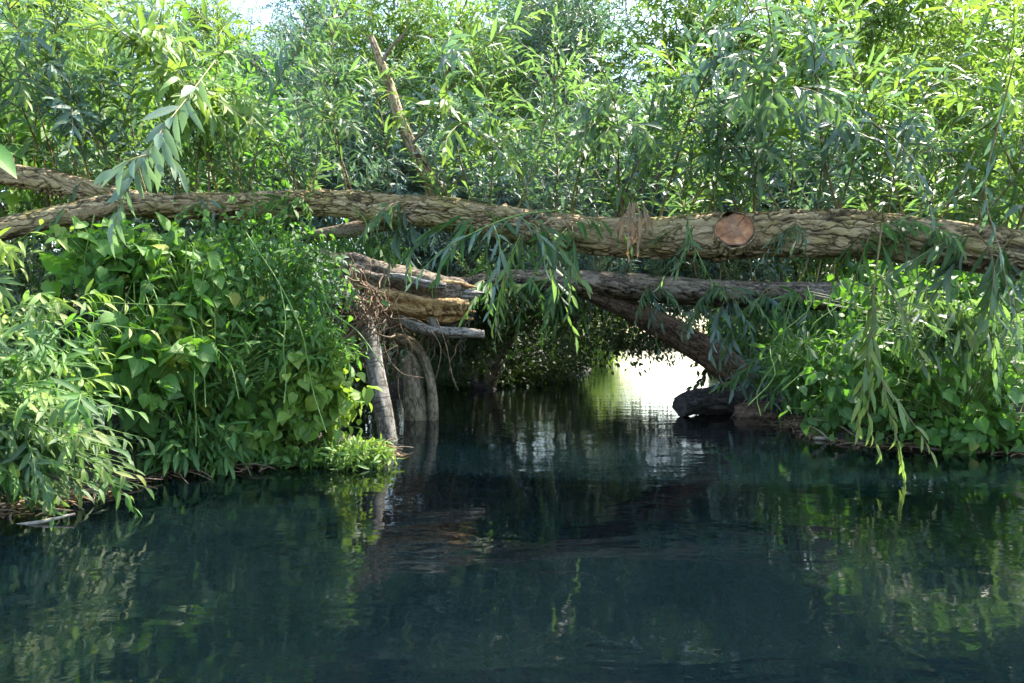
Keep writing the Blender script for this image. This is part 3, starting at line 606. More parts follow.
OD = at(490, 384, 11.5)
dt = thing('leaning_dead_trunk', 'nearly black dead trunk leaning across the dark left side of the tunnel', 'dead tree', OD)
limb('trunk', px_path([(484, 400, 11.5, 7), (497, 362, 11.4, 6.5), (512, 330, 11.2, 6), (527, 296, 11.0, 5), (540, 268, 10.8, 4)]), 'bark_dark', dt, OD, du=.02, sides=32, fis=.01, cell=.06, seed=61)
limb('root', px_path([(470, 380, 11.5, 4), (490, 392, 11.4, 6), (505, 400, 11.3, 4)]), 'wet', dt, OD, du=.02, sides=28, fis=.01, cell=.06, seed=62)
OS = at(740, 412, 7.6)
sl = thing('sunken_log', 'short black wet log at the waterline where the slanting limb meets the stream', 'log', OS)
limb('trunk', px_path([(680, 406, 7.25, 10), (700, 402, 7.4, 12), (735, 401, 7.6, 15), (770, 402, 7.8, 18), (830, 405, 8.0, 20)]), 'wet', sl, OS, du=.014, sides=56, fis=.012, cell=.06, seed=51, lump=.22)
limb('root', px_path([(735, 384, 7.8, 5), (712, 392, 7.6, 5), (690, 404, 7.4, 4), (678, 412, 7.3, 3)]), 'bark_red', sl, OS, du=.014, sides=24, fis=.004, seed=52)
limb('root', px_path([(770, 412, 7.3, 14), (800, 416, 7.2, 11), (830, 420, 7.0, 10), (850, 425, 6.9, 8)]), 'wet', sl, OS, du=.016, sides=36, fis=.01, cell=.05, seed=53, lump=.3)
limb('root', px_path([(735, 415, 7.35, 9), (765, 413, 7.3, 11), (790, 408, 7.4, 10)]), 'bark_red', sl, OS, du=.016, sides=36, fis=.01, cell=.05, seed=54, lump=.3)
a = Acc(); Pn = []; Rn = []
for k in range(26):
    x = rr.uniform(745, 820); y = rr.uniform(375, 405); l = rr.uniform(20, 45); an = rr.uniform(.3, 2.6); Y = rr.uniform(7.0, 7.4)
    q = [at(x+math.cos(an)*l*s/5+rr.uniform(-1, 1), y+math.sin(an)*l*.8*s/5, Y) for s in range(6)]; Pn.append(np.array(q)-OS); Rn.append(np.linspace(1, .4, 6)*rr.uniform(.004, .012))
tubes(a, np.array(Pn), np.array(Rn), 0, 5); link('root_fibre', a.mesh('root_fibre', ['bark_red']), sl)

def stick(label, rows, r, mat='twig', sides=()):
    o0 = at(*rows[0]); a = Acc(); P = catmull([at(*p) for p in rows], 16)-o0
    tubes(a, P[None], np.linspace(1, .45, 16)[None]*r, 0, 7)
    for s in sides: tubes(a, (catmull([at(*p) for p in s], 10)-o0)[None], np.linspace(1, .4, 10)[None]*r*.6, 0, 6)
    return tag(link('stick', a.mesh('stick', [mat]), None, o0), label, 'stick', 'dead sticks at the waterline')
stick('pale forked dead stick lying on the water against the right bank', [(815, 438, 5.55), (845, 440, 5.5), (885, 444, 5.35), (940, 450, 5.05), (1040, 455, 4.85)], .014, sides=[[(862, 441, 5.4), (838, 425, 5.5), (812, 418, 5.5)], [(830, 440, 5.5), (818, 430, 5.5), (806, 425, 5.5)], [(850, 441, 5.5), (872, 432, 5.4), (884, 428, 5.4)], [(845, 441, 5.5), (860, 450, 5.3)]])
stick('floating pale stick below the drooping bush at the lower left', [(10, 527, 3.0), (40, 522, 3.0), (75, 514, 3.05)], .012, 'twig')
stick('thin straw-coloured stick along the foot of the yellow-green herbs', [(150, 462, 4.5), (230, 459, 4.55), (300, 463, 4.45), (345, 466, 4.38)], .006, 'twig')
stick('short bare grey twig sticking up behind the left end of the side branch', [(293, 262, 5.3), (296, 243, 5.3), (304, 222, 5.3)], .008, 'twig', sides=[[(296, 243, 5.3), (286, 236, 5.3)]])

# ------------------------------------------------------------------ plants of the banks
def mass_mesh(name, radii, n, tmpl, mat, L, W, seed, stem='stem_green', tint=.4, clump=3.0, shell=.55, down=.7, curl=.25, hole=.1, young=.25, lat=True, n_up=.9):
    """leaves of a climber or herb clump: uneven lobes round the origin, each leaf on its own stalk"""
    global RNG
    RNG = np.random.default_rng(seed); r = RNG; a = Acc(); rx, ry, rz = radii
    d = unit(r.normal(0, 1, (n*2, 3)))
    nz = np.array([noise.noise(Vector((x*clump+seed, y*clump, z*clump))) for x, y, z in d])
    keep = nz > -0.35-hole+0*nz; d = d[keep][:n]; nz = nz[keep][:n]; n = len(d)
    rad = (1-shell*r.random(n)**1.2)*(1+nz*.85)
    P = d*rad[:, None]*np.array([rx, ry, rz])
    nn = unit(d/np.array([rx, ry, rz]))
    D = nn*.5 + np.array([0, 0, -down]) + r.normal(0, .62, (n, 3))
    Nn = nn*.6 + np.array([0, 0, n_up]) + r.normal(0, .55, (n, 3))
    sz = .42 + .85*r.random(n)**1.6
    tn = np.clip(tint+nz*.35+young*np.maximum(d[:, 2], 0)+r.normal(0, .13, n), 0, .93); tn[r.random(n) < .015] = 1.0
    leaves(a, tmpl, P, D, Nn, L*sz, W*sz, curl*r.uniform(.2, 1.6, n), tn, 0)
    k = min(n, 420); idx = r.choice(n, k, replace=False); E = P[idx]
    root = E*np.array([.35, .35, .35]) + np.array([0, 0, -rz*.45])
    t = np.linspace(0, 1, 6)[None, :, None]; mid = (E+root)/2 + np.array([0, 0, .12*rz])
    S = root[:, None]*(1-t)**2 + mid[:, None]*2*t*(1-t) + E[:, None]*t*t
    tubes(a, S, np.linspace(1, .5, 6)[None]*np.full((k, 1), .0028), 1, 4)
    return a.mesh(name, [mat, stem])
def mass(name, label, cat, px, py, Y, rpx, rpy, dep, n, tmpl, mat, L, W, seed, group=None, **kw):
    radii = (rpx/FX*Y, dep, rpy/FX*Y); c = at(px, py, Y)
    tag(link(name, mass_mesh(name, radii, n, tmpl, mat, L, W, seed, **kw), None, tuple(c)), label, cat, group)
GC = 'climbing plants on the banks'; GH = 'herb clumps on the banks'
mass('bindweed', 'broad heart-leaved bindweed hanging just under the forked left end of the trunk', 'climbing plant', 118, 262, 4.2, 62, 42, .3, 330, 'heart', 'climber', .115, .10, 101, GC, tint=.5, hole=.0, shell=.7)
mass('bindweed', 'heart-leaved bindweed with mid-sized leaves under the trunk, right of the silvery sprig', 'climbing plant', 195, 290, 4.3, 52, 55, .3, 520, 'heart', 'climber', .095, .08, 141, GC, tint=.4, hole=.0, shell=.7)
mass('bindweed', 'heart-leaved bindweed with larger glossy leaves behind the drooping bush at the lower left', 'climbing plant', 140, 362, 4.0, 62, 55, .3, 420, 'heart', 'climber', .12, .105, 102, GC, tint=.5, hole=.0, shell=.7)
mass('bindweed', 'yellowing lime bindweed patch in the middle of the left bank', 'climbing plant', 172, 345, 4.05, 26, 34, .15, 70, 'heart', 'lime', .10, .085, 142, GC, tint=.85)
mass('nettle', 'long-leaved green herb pushing up through the bindweed of the left bank', 'herb', 215, 355, 4.3, 60, 50, .25, 420, 'lance', 'herb', .15, .032, 143, GH, tint=.5, down=.1, shell=.8)
mass('ivy', 'dark leafy backing added behind the left-bank bindweed to darken its gaps', 'climbing plant', 150, 345, 5.1, 135, 110, .4, 4200, 'oval', 'dark', .085, .05, 144, GC, tint=.3, clump=5)  # added so that the gaps between the bindweed leaves come out dark
def vines(label, n, box, seed):
    rr = random.Random(seed); x0, x1, y0, y1, Y = box; o0 = at((x0+x1)/2, y1, Y); a = Acc(); Ps = []
    for k in range(n):
        x = rr.uniform(x0, x1); y = rr.uniform(y0, y0+.4*(y1-y0)); q = []; dx = rr.uniform(-70, 70); yy = rr.uniform(y+.4*(y1-y), y1)
        for t in np.linspace(0, 1, 5): q.append(at(x+dx*t+rr.uniform(-16, 16), y+(yy-y)*t+rr.uniform(-5, 5), Y+rr.uniform(-.05, .12)))
        Ps.append(catmull(q, 16)-o0)
    tubes(a, np.array(Ps), np.full((n, 16), .0035), 0, 5)
    tag(link('vine_stems', a.mesh('vine_stems', ['stem_green']), None, tuple(o0)), label, 'vines', kind='stuff')
vines('thin green vine stems twining over the left bank', 14, (90, 350, 215, 450, 4.0), 1)
mass('nettle', 'long drooping willow-like leaves hanging over the upper part of the right bank', 'herb', 955, 320, 4.75, 85, 34, .25, 420, 'lance', 'willow', .19, .034, 151, GH, tint=.35, down=1.2, hole=.0, shell=.8)
vines('thin green vine stems twining over the right bank', 12, (800, 1020, 270, 440, 4.85), 2)
mass('ivy', 'dense small-leaved dark climber hanging below the trunk between the bindweed and the side branch', 'climbing plant', 265, 285, 4.75, 82, 78, .45, 3200, 'oval', 'herb', .065, .036, 103, GC, tint=.35, clump=4)
mass('ivy', 'dark small-leaved climber in the shade above the still water, left of the yellow-green herbs', 'climbing plant', 225, 390, 4.75, 75, 66, .35, 2300, 'oval', 'climber', .075, .045, 104, GC, tint=.25, clump=4)
mass('bindweed', 'bright lime heart-leaved plant on the water edge beside the grey mottled stem', 'climbing plant', 312, 398, 4.5, 42, 48, .25, 560, 'heart', 'lime', .10, .085, 105, GC, tint=.45)
mass('bindweed', 'mid-green heart-leaved plant low over the water between the drooping bush and the lime one', 'climbing plant', 245, 425, 4.5, 50, 34, .22, 300, 'heart', 'climber', .12, .105, 106, GC, tint=.5)
mass('watercress', 'low fresh-green herb tuft floating out round the foot of the grey mottled stem', 'herb', 352, 455, 4.4, 42, 13, .16, 900, 'lance', 'lime', .085, .018, 107, GH, tint=.4, down=.1, n_up=.4)
mass('watercress', 'small trailing green tuft on the water right under the lime heart-leaved plant', 'herb', 300, 457, 4.42, 45, 10, .14, 600, 'oval', 'herb', .06, .03, 108, GH, tint=.5, down=.2)
mass('elder', 'bluish green leafy shrub behind the root tangle under the side branch', 'shrub', 312, 290, 5.7, 42, 42, .4, 1300, 'oval', 'silver', .075, .032, 109, GH, tint=.4, clump=4)
mass('elder', 'loose green shrub on top of the snapped log', 'shrub', 360, 258, 7.6, 55, 30, .3, 1100, 'lance', 'herb', .10, .026, 110, GH, tint=.5)
mass('nettle', 'deep green narrow-leaved herb just above the lime heart-leaved plant', 'herb', 308, 350, 4.6, 44, 30, .25, 750, 'lance', 'herb', .115, .028, 111, GH, tint=.55, down=.3)
mass('bindweed', 'big heart-leaved bindweed on the right bank between the trailing shoot and the picture edge', 'climbing plant', 965, 375, 5.0, 85, 66, .35, 620, 'heart', 'climber', .095, .08, 112, GC, tint=.45)
mass('bindweed', 'heart-leaved bindweed on the right bank just behind the yellow-tipped trailing shoot', 'climbing plant', 875, 385, 5.35, 62, 60, .32, 620, 'heart', 'herb', .10, .085, 113, GC, tint=.5)
mass('bindweed', 'shaded bindweed under the right end of the long trunk, above the right bank', 'climbing plant', 950, 305, 5.6, 105, 45, .4, 1100, 'heart', 'climber', .10, .09, 114, GC, tint=.3)
mass('bindweed', 'low skirt of bindweed leaves touching the right bank waterline at the picture edge', 'climbing plant', 990, 430, 4.95, 70, 22, .22, 360, 'heart', 'climber', .10, .095, 115, GC, tint=.4)
mass('nettle', 'soft green herb clump between the sunken log and the right bank bindweed', 'herb', 815, 372, 6.1, 48, 44, .3, 800, 'lance', 'herb', .16, .036, 116, GH, tint=.55)
mass('nettle', 'narrow-leaved herb leaning over the sunken log', 'herb', 775, 372, 7.0, 40, 24, .25, 520, 'lance', 'silver', .17, .034, 117, GH, tint=.5, down=.4)
mass('nettle', 'dim green plant low beside the pale forked stick on the right bank', 'herb', 845, 420, 5.7, 35, 24, .2, 500, 'oval', 'herb', .07, .04, 118, GH, tint=.4)
mass('elder', 'dark shrub in the gap between the two logs at the right', 'shrub', 850, 330, 8.2, 110, 50, .7, 2600, 'oval', 'herb', .09, .045, 119, GH, tint=.3)
mass('nettle', 'drooping dark leafy herb covering the earth bank between the big-leaved bindweed and the water', 'herb', 190, 440, 4.25, 62, 26, .3, 900, 'lance', 'herb', .13, .03, 133, GH, tint=.25)
mass('ivy', 'dark leafy growth along the foot of the left bank inside the tunnel', 'climbing plant', 500, 366, 12.6, 95, 20, .5, 3200, 'oval', 'dark', .08, .05, 134, GC, tint=.15, clump=5)  # this and the next tunnel ivies carry shade in their dark leaf colour
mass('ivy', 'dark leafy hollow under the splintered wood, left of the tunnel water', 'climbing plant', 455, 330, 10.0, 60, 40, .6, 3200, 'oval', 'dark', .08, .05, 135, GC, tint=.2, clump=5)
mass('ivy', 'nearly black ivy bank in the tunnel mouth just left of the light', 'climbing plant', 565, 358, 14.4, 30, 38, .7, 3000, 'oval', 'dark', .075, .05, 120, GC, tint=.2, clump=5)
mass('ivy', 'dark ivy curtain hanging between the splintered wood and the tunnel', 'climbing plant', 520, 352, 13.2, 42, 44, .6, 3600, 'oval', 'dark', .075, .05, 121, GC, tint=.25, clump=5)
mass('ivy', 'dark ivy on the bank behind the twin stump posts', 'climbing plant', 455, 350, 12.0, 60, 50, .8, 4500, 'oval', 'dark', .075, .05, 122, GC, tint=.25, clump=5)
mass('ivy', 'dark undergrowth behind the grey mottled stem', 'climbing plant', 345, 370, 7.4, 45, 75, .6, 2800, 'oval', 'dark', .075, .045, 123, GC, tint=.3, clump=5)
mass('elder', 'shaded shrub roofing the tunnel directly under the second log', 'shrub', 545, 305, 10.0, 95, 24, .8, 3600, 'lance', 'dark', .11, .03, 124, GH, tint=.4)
mass('elder', 'leafy shrub hanging over the bright water, seen through the angle of the slanting limb', 'shrub', 635, 332, 13, 75, 26, .8, 3600, 'oval', 'dark', .10, .05, 125, GH, tint=.7)
mass('elder', 'sunlit yellow-green bush at the left edge of the bright water', 'shrub', 602, 348, 23.5, 22, 28, 1.0, 2600, 'oval', 'lime', .13, .07, 126, GH, tint=.7)  # lime leaf and high tint put the sunlight into the colour
mass('elder', 'shrub behind the slanting limb, right of the bright water', 'shrub', 752, 342, 10.5, 52, 50, .9, 3200, 'oval', 'herb', .09, .045, 127, GH, tint=.35)
mass('bramble', 'broad-leaved plant at the left picture edge in front of the fork of the trunk', 'shrub', 20, 140, 5.4, 60, 50, .4, 350, 'oval', 'climber', .14, .07, 128, GH, tint=.5)
mass('bindweed', 'bindweed climbing through the shoots at the upper left', 'climbing plant', 60, 75, 5.9, 80, 85, .6, 520, 'heart', 'lime', .11, .09, 129, GC, tint=.25)
mass('elder', 'mid-green oval-leaved shrub behind the left part of the trunk', 'shrub', 215, 125, 6.2, 90, 80, .8, 2400, 'oval', 'herb', .11, .045, 130, GH, tint=.45)
mass('ivy', 'shaded climber filling the dark angle below the fork of the trunk', 'climbing plant', 40, 300, 5.0, 90, 90, .5, 1500, 'oval', 'dark', .09, .05, 131, GC, tint=.3)
mass('nettle', 'leafy herb under the left picture edge behind the drooping bush', 'herb', 20, 430, 4.0, 90, 70, .4, 1400, 'lance', 'herb', .12, .026, 132, GH, tint=.3)

# dead stalks, twigs and leaf litter caught along both waterlines
def litter(label, y0, y1, side, n, seed):
    rr = random.Random(seed); a = Acc(); Ps = []; Rs = []; LP = []
    for k in range(n):
        y = rr.uniform(y0, y1); e = float(interp(LEFT if side < 0 else RIGHT, y)); x = e - side*rr.uniform(-.10, .22); an = rr.uniform(0, 6.28); l = rr.uniform(.06, .38)
        d = np.array([math.cos(an), math.sin(an), rr.uniform(-.12, .35)]); p = np.array([x, y, .012]); t = np.linspace(0, 1, 6)[:, None]
        Ps.append(p+d*l*t+np.array([0, 0, -.3*l])*t*t+np.array([rr.uniform(-.04, .04), 0, 0])*np.sin(t*3)); Rs.append(np.linspace(1, .4, 6)*rr.uniform(.0015, .007)); LP.append(p+np.array([rr.uniform(-.1, .1), rr.uniform(-.1, .1), 0]))
    tubes(a, np.array(Ps), np.array(Rs), 1, 5); LP = np.array(LP)
    leaves(a, 'lance', LP, RNG.normal(0, 1, (n, 3))*[1, 1, .05], np.array([[0, 0, 1.]])+RNG.normal(0, .1, (n, 3)), .10, .02, .1, RNG.uniform(0, 1, n), 0)
    tag(link('waterline_litter', a.mesh('waterline_litter', ['dry', 'root'])), label, 'litter', kind='stuff')
litter('dead stalks and fallen leaves caught along the left waterline', 3.0, 5.4, -1, 260, 3)
litter('dead stalks and fallen leaves caught along the right waterline', 4.7, 8.5, 1, 260, 4)

# one large leaf close to the camera at the left edge
a = Acc(); RNG = np.random.default_rng(3); q0 = at(-12, 150, 3.2)
leaves(a, 'heart', np.zeros((1, 3)), np.array([[.75, -.1, -.62]]), np.array([[.5, -.75, .7]]), .20, .13, .12, .55)
tubes(a, np.array([[(-.5, .1, -.15), (-.25, .05, .05), (0, 0, 0)]], float), np.array([[.004, .003, .002]]), 1, 5)
tag(link('dock', a.mesh('dock', ['climber', 'stem_green']), None, tuple(q0)), 'single large green leaf reaching in at the left picture edge above the fork', 'plant')

# the drooping willow bush at the lower left
def drooping_bush(label, base, ends, mat, seed, LL=.155, WW=.030, parent_name='willow_bush', tint=.4, nl=20, n_side=3, smat='stem_green'):
    global RNG
    root = thing(parent_name, label, 'shrub', tuple(base)); rr = random.Random(seed)
    for i, e in enumerate(ends):
        RNG = np.random.default_rng(seed*100+i); e = np.array(e)-base; a = Acc()
        L = np.linalg.norm(e); mid = e*.5 + np.array([0, 0, .22*L]); P = catmull([(0, 0, 0), tuple(mid*.55+np.array([0, 0, .10*L])), tuple(mid), tuple(e)], 14)
        leafy(a, P[None], .006, nl, LL, WW, 'lance', droop=.45, ang=.95, tintb=tint+RNG.uniform(-.1, .25), t0=.25, facing=(.1, -.5, .1), curl=.45)
        k = n_side; idx = RNG.integers(5, 12, k); D = unit(e)*.6 + RNG.normal(0, .35, (k, 3)) + np.array([0, 0, .25])
        P2 = curve_pts(P[idx], D, RNG.uniform(.18, .4, k), .5, 7, .03); leafy(a, P2, .003, 13, LL*.95, WW*.9, 'lance', droop=.55, ang=.95, tintb=tint+RNG.uniform(-.1, .3), facing=(.1, -.4, .2), curl=.45)
        link('branch', a.mesh('branch', [mat if i % 5 < 2 else ('willow', 'herb', 'willow')[i % 3], smat]), root)
rr = random.Random(77)
drooping_bush('bushy young willow with yellow-green tips drooping over the water at the lower left', np.array([-2.75, 3.25, .15]),
              [at(rr.uniform(-10, 150)+(rr.random() < .25)*25, rr.uniform(320, 480), rr.uniform(2.85, 3.5)) for _ in range(25)], 'lime', 4, tint=.22)
drooping_bush('thin young willow with long arching stems at the left edge under the fork', np.array([-3.2, 3.7, .3]),
              [at(x, y, Y) for x, y, Y in ((40, 225, 3.3), (70, 232, 3.4), (70, 300, 3.3), (20, 268, 3.2), (95, 345, 3.2), (170, 305, 3.5), (10, 330, 3.1), (60, 400, 3.1), (150, 330, 3.4))], 'lime', 5, tint=.4, LL=.16, nl=15, n_side=2)
drooping_bush('low shaded willow scrub trailing into the water at the lower left corner of the bank', np.array([-2.7, 3.1, .05]),
              [at(rr.uniform(-20, 150), rr.uniform(430, 506), rr.uniform(2.9, 3.3)) for _ in range(24)], 'willow', 6, tint=.12, LL=.14)
# silvery sprig hanging in front of the fork, from the shoots of the long trunk
placed('sprig', [(215, 60, 4.2), (185, 100, 3.8), (160, 132, 3.5), (140, 165, 3.35), (122, 200, 3.3), (112, 232, 3.3)], 'silver', 'stem', 28, .235, .048, .005, .6, .85, .85, seed=210, t0=.1, side=[(5, [(165, 150, 3.5), (178, 168, 3.5)], 6), (7, [(130, 160, 3.3), (105, 175, 3.25)], 6)], label='silvery sprig hanging in front of the fork')

# ------------------------------------------------------------------ willows and trees behind
def crown_mesh(name, R, ntw, nl, LL, WW, mat, stem, seed, tmpl='lance', tint=.4, droop=.35, squash=.9, tl=(.4, .8)):
    global RNG
    RNG = np.random.default_rng(seed); r = RNG; a = Acc(); nb = 26
    cl = unit(r.normal(0, 1, (nb, 3)))*(r.random((nb, 1))**.45)*R*.72; cr = r.uniform(.30, .52, nb)*R
    which = r.integers(0, nb, ntw); d = unit(r.normal(0, 1, (ntw, 3)))
    B = cl[which] + d*cr[which][:, None]*(r.random((ntw, 1))**.5)
    D = d*.6 + unit(B)*.4 + np.array([0, 0, .55]) + r.normal(0, .3, (ntw, 3))
    B[:, 2] *= squash
    P = curve_pts(B, D, r.uniform(tl[0], tl[1], ntw), droop, 5, .03)
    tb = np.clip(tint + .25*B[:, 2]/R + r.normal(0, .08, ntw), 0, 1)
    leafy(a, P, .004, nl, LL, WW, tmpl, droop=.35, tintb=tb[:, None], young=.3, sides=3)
    return a.mesh(name, [mat, stem])
CW = [crown_mesh('crown', 1.55, 800, 14, .165, .031, ('silver', 'silver', 'lime')[i], 'stem', 300+i, tint=(.25, .5, .25)[i]) for i in range(3)]  # the lime crown carries sunlight in its leaf colour
CB = [crown_mesh('crown', 3.4, 2600, 14, .17, .060, ('dark', 'herb', 'lime')[i], 'stem', 320+i, 'lo', tint=(.5, .55, .45)[i], tl=(.6, 1.1)) for i in range(3)]  # lime again colours the far trees as sunlit
def tree(name, label, px, py, Y, crown, sc_, rad, seed, group, lean=0.0):
    """crown centre read at px, py, Y; it grows from the bank at the foot of the crown"""
    rr = random.Random(seed); c = at(px, py, Y); bx = c[0]+lean
    l, r_ = float(interp(LEFT, Y)), float(interp(RIGHT, Y))
    if l-.2 < bx < r_+.2: bx = l-.4 if bx < (l+r_)/2 else r_+.4
    base = np.array([bx, Y+rr.uniform(-.3, .3), float(ground_h(np.array(bx), np.array(Y)))])
    t = thing(name, label, 'tree' if rad > 2 else 'shrub', tuple(base), group)
    off = c-base; o = link('crown', crown, t, tuple(off), rr.uniform(0, 6.28), sc_)
    r2 = np.random.default_rng(seed); a = Acc(); Ps = []
    for k in range(6):
        e = off + r2.normal(0, .38, 3)*rad*sc_*np.array([1, 1, .8]); e[2] += .2*rad
        Ps.append(catmull([(0, 0, -.3), (off[0]*.12, off[1]*.1, max(.3, off[2]*.3)), tuple(e*np.array([.55, .55, .7])), tuple(e)], 12))
    tubes(a, np.array(Ps), np.linspace(1, .18, 12)[None]*np.array([1, .7, .7, .6, .5, .5])[:, None]*(.045 if rad < 2 else .13), 0, 8)
    me = a.mesh('trunk', ['bark_dark']); nv = len(me.vertices)
    co = np.empty(nv*3, np.float32); me.vertices.foreach_get('co', co); co = co.reshape(-1, 3)[:, [2, 0, 1]].copy()
    x = me.attributes.new('bk', 'FLOAT_VECTOR', 'POINT'); x.data.foreach_set('vector', co.ravel()); me.attributes.new('fis', 'FLOAT', 'POINT')
    link('trunk', me, t)
GW = 'willow scrub behind the fallen trunk'
W_ = [  # px, py, Y, crown, scale, label
    (40, 150, 7.5, 2, 1.0, 'willow bush behind the forked left end of the trunk'),
    (175, 190, 8.0, 1, .9, 'silvery willow bush behind the trunk, left of the side branch'),
    (330, 190, 8.6, 1, 1.0, 'silvery blue willow bush behind the side branch and the left foot of the dead branch'),
    (470, 200, 9.0, 0, .95, 'willow bush behind the foot of the dead branch, above the snapped log'),
    (600, 205, 9.5, 1, .95, 'silvery willow bush above the tunnel, behind the middle of the trunk'),
    (730, 205, 9.3, 0, 1.0, 'willow bush directly behind the sawn stub'),
    (860, 190, 8.6, 2, 1.0, 'yellowish willow bush behind the trunk, right of the sawn stub'),
    (1000, 170, 8.2, 2, 1.0, 'willow bush behind the right end of the trunk'),
    (420, 60, 9.5, 2, 1.0, 'pale willow bush behind the tip of the dead branch'),
    (560, 50, 10.5, 1, .95, 'tall willow bush behind the upper shoots in the middle'),
    (700, 45, 10.0, 2, 1.1, 'tall yellow-green willow bush above the sawn stub'),
    (850, 30, 9.6, 2, 1.1, 'sunlit tall willow bush at the upper right'),
    (1010, 70, 9.5, 2, 1.1, 'sunlit tall willow bush at the right picture edge'),
    (60, 20, 9.2, 2, 1.0, 'tall willow bush at the upper left corner'),
    (290, 110, 10.5, 0, .9, 'willow bush below the bright gap of sky'),
    (530, 200, 13.0, 1, 1.0, 'shaded willow bush deep behind the middle shoots'),
    (760, 170, 13.0, 2, 1.0, 'deeper yellow-green willow bush behind the one at the sawn stub'),
    (560, 250, 8.7, 1, .52, 'small silvery willow bush peeping between the trunk and the left end of the second log'),
    (690, 258, 8.7, 0, .5, 'small willow bush between the long trunk and the second log, below the sawn stub'),
    (420, 245, 8.4, 0, .5, 'small silvery willow bush over the snapped log'),
    (720, 290, 13.5, 0, .62, 'shaded willow bush behind the upper part of the slanting limb'),
    (600, 190, 15.5, 0, 1.1, 'deep shaded willow bush roofing the far end of the tunnel'),
    (685, 225, 15.0, 1, .85, 'willow bush roofing the right side of the arch of light'),
    (605, 245, 16.6, 2, .8, 'small yellow-green willow bush over the left side of the arch of light'),
    (555, 283, 14.5, 0, .6, 'low willow bush at the left shoulder of the arch of light'),
    (625, 283, 14.6, 2, .6, 'low willow bush hanging over the middle of the arch of light'),
    (695, 283, 14.5, 1, .6, 'low willow bush hanging behind the upper slanting limb'),
    (215, 45, 10.5, 2, .62, 'small yellow-green willow bush half closing the bright gap of sky'),
    (330, 30, 11.5, 1, .7, 'silvery willow bush right of the bright gap of sky'),
    (800, 265, 11.5, 0, .9, 'low willow bush in the gap between the two logs at the right'),
    (640, 268, 12.0, 0, .8, 'low willow bush in the gap between the two logs over the arch of light'),
    (470, 275, 11.0, 0, .75, 'low shaded willow bush behind the end of the snapped log'),
]
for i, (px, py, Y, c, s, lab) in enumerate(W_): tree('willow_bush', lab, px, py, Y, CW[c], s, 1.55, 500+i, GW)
GT = 'tall trees beyond the scrub'
for i, (px, py, Y, c, s, lab) in enumerate([
    (20, 120, 17, 0, 1.0, 'dark tall tree far behind the upper left corner'), (375, 130, 18, 0, .95, 'dark tree far behind the dead branch'),
    (230, 240, 17, 0, .8, 'dark low tree under the bright gap of sky'),
    (530, 60, 20, 1, 1.0, 'tree far behind the middle of the picture'),
    (880, 100, 19, 2, 1.0, 'sunlit tree far behind the upper right shoots'), (1030, 180, 16, 1, 1.0, 'tree far behind the right picture edge'),
    (625, 165, 17.5, 0, .72, 'dark tree arching over the far end of the tunnel'), (500, 200, 16.5, 0, .7, 'dark tree on the left bank roofing the tunnel'),
    (445, 300, 26, 0, 1.1, 'dark tree on the far left shore beyond the tunnel'), (590, 300, 42, 2, 1.25, 'sunlit lime tree on the far shore, left of the bright water'),
    (815, 290, 40, 2, 1.2, 'sunlit tree on the far shore, right of the bright water')]):
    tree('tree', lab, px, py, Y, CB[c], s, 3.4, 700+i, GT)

# the far wood that closes the view on both sides of the bright reach
a = Acc(); RNG = np.random.default_rng(31); n = 42000
fx = RNG.uniform(-75, 75, n); fy = RNG.uniform(62, 70, n) + 0.0; top = 6.5+2.2*np.sin(fx*.21)+1.5*np.sin(fx*.67+1)
keep = (fx/fy < .135) | (fx/fy > .29); fx, fy, top = fx[keep], fy[keep], top[keep]; n = len(fx)
leaves(a, 'lo', np.stack([fx, fy, RNG.uniform(0, 1, n)*top], -1), RNG.normal(0, 1, (n, 3)), RNG.normal(0, 1, (n, 3))+np.array([0, -1, .6]), .75, .5, .3, RNG.uniform(0, 1, n))
tag(link('far_wood', a.mesh('far_wood', ['dark'])), 'dim green wood closing the view far behind the bushes', 'wood', kind='stuff')

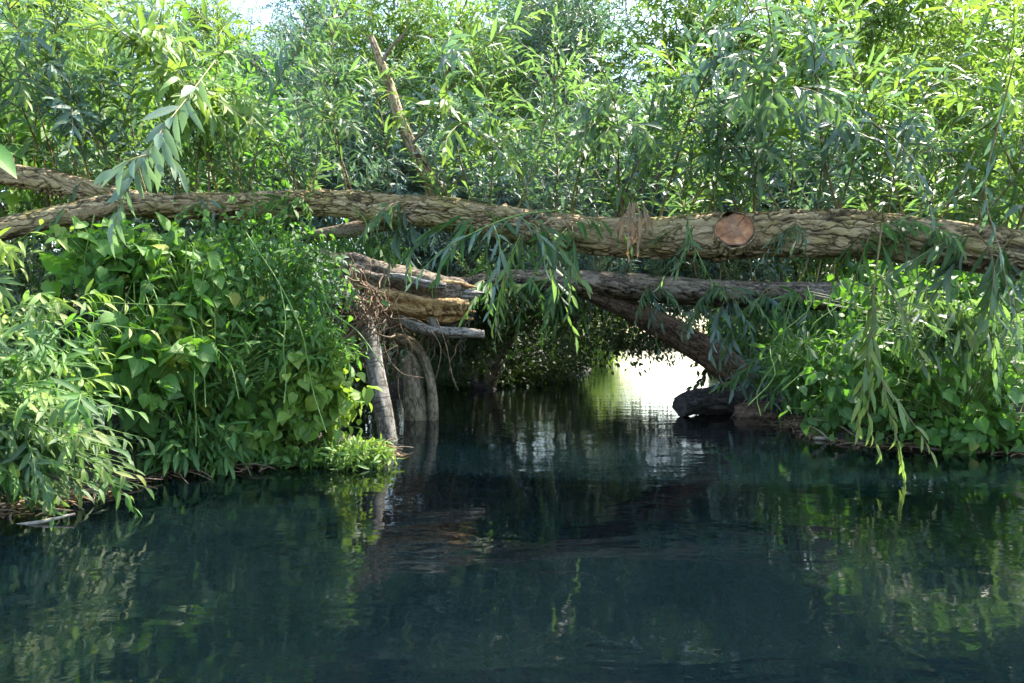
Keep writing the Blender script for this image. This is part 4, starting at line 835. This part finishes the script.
# grass along the banks
RNG = np.random.default_rng(9); n = 9000
gx = RNG.uniform(-9, 9, n); gy = RNG.uniform(2.6, 20, n); gh = ground_h(gx, gy); k = gh > .12; gx, gy, gh = gx[k], gy[k], gh[k]; n = len(gx)
a = Acc(); D = np.stack([RNG.normal(0, .45, n), RNG.normal(0, .45, n), np.ones(n)], -1)
leaves(a, 'blade', np.stack([gx, gy, gh-.02], -1), D, RNG.normal(0, 1, (n, 3)), RNG.uniform(.12, .4, n), .009, RNG.uniform(.2, .8, n), RNG.uniform(.1, .9, n))
tag(link('grass', a.mesh('grass', ['grass'])), 'rough grass growing along both banks', 'grass', kind='stuff')

# ------------------------------------------------------------------ light and camera
SUN_AZ, SUN_EL = 52.0, 54.0
sv = Vector((math.sin(math.radians(SUN_AZ))*math.cos(math.radians(SUN_EL)), math.cos(math.radians(SUN_AZ))*math.cos(math.radians(SUN_EL)), math.sin(math.radians(SUN_EL))))
ld = bpy.data.lights.new('sun', 'SUN'); ld.energy = 4.0; ld.angle = math.radians(.53); ld.color = (1, .93, .80)
lo = bpy.data.objects.new('sun', ld); COL.objects.link(lo); lo.rotation_euler = sv.to_track_quat('Z', 'Y').to_euler()
w = bpy.data.worlds.new('World'); sc.world = w; w.use_nodes = True
sky = w.node_tree.nodes.new('ShaderNodeTexSky'); sky.sky_type = 'NISHITA'; sky.sun_disc = False
sky.sun_elevation = math.radians(SUN_EL); sky.sun_rotation = math.radians(SUN_AZ); sky.air_density = 1.2; sky.dust_density = 1.5
bg = w.node_tree.nodes['Background']; bg.inputs[1].default_value = .15; w.node_tree.links.new(sky.outputs[0], bg.inputs[0])
cd = bpy.data.cameras.new('camera'); cd.lens = 24.0; cd.sensor_width = 36.0; cd.clip_end = 2000; cd.clip_start = .05
co = bpy.data.objects.new('camera', cd); COL.objects.link(co); co.location = (0, 0, CAMZ); co.rotation_euler = (PI/2, 0, 0)
sc.camera = co
sc.view_settings.view_transform = 'Standard'; sc.view_settings.look = 'None'; sc.view_settings.gamma = 1; sc.view_settings.use_curve_mapping = False
sc.view_settings.exposure = 2.45
cy = sc.cycles; cy.use_denoising = True; cy.max_bounces = 7; cy.diffuse_bounces = 3; cy.glossy_bounces = 3; cy.transmission_bounces = 4; cy.transparent_max_bounces = 4
cy.caustics_reflective = False; cy.caustics_refractive = False; cy.sample_clamp_indirect = 8.0
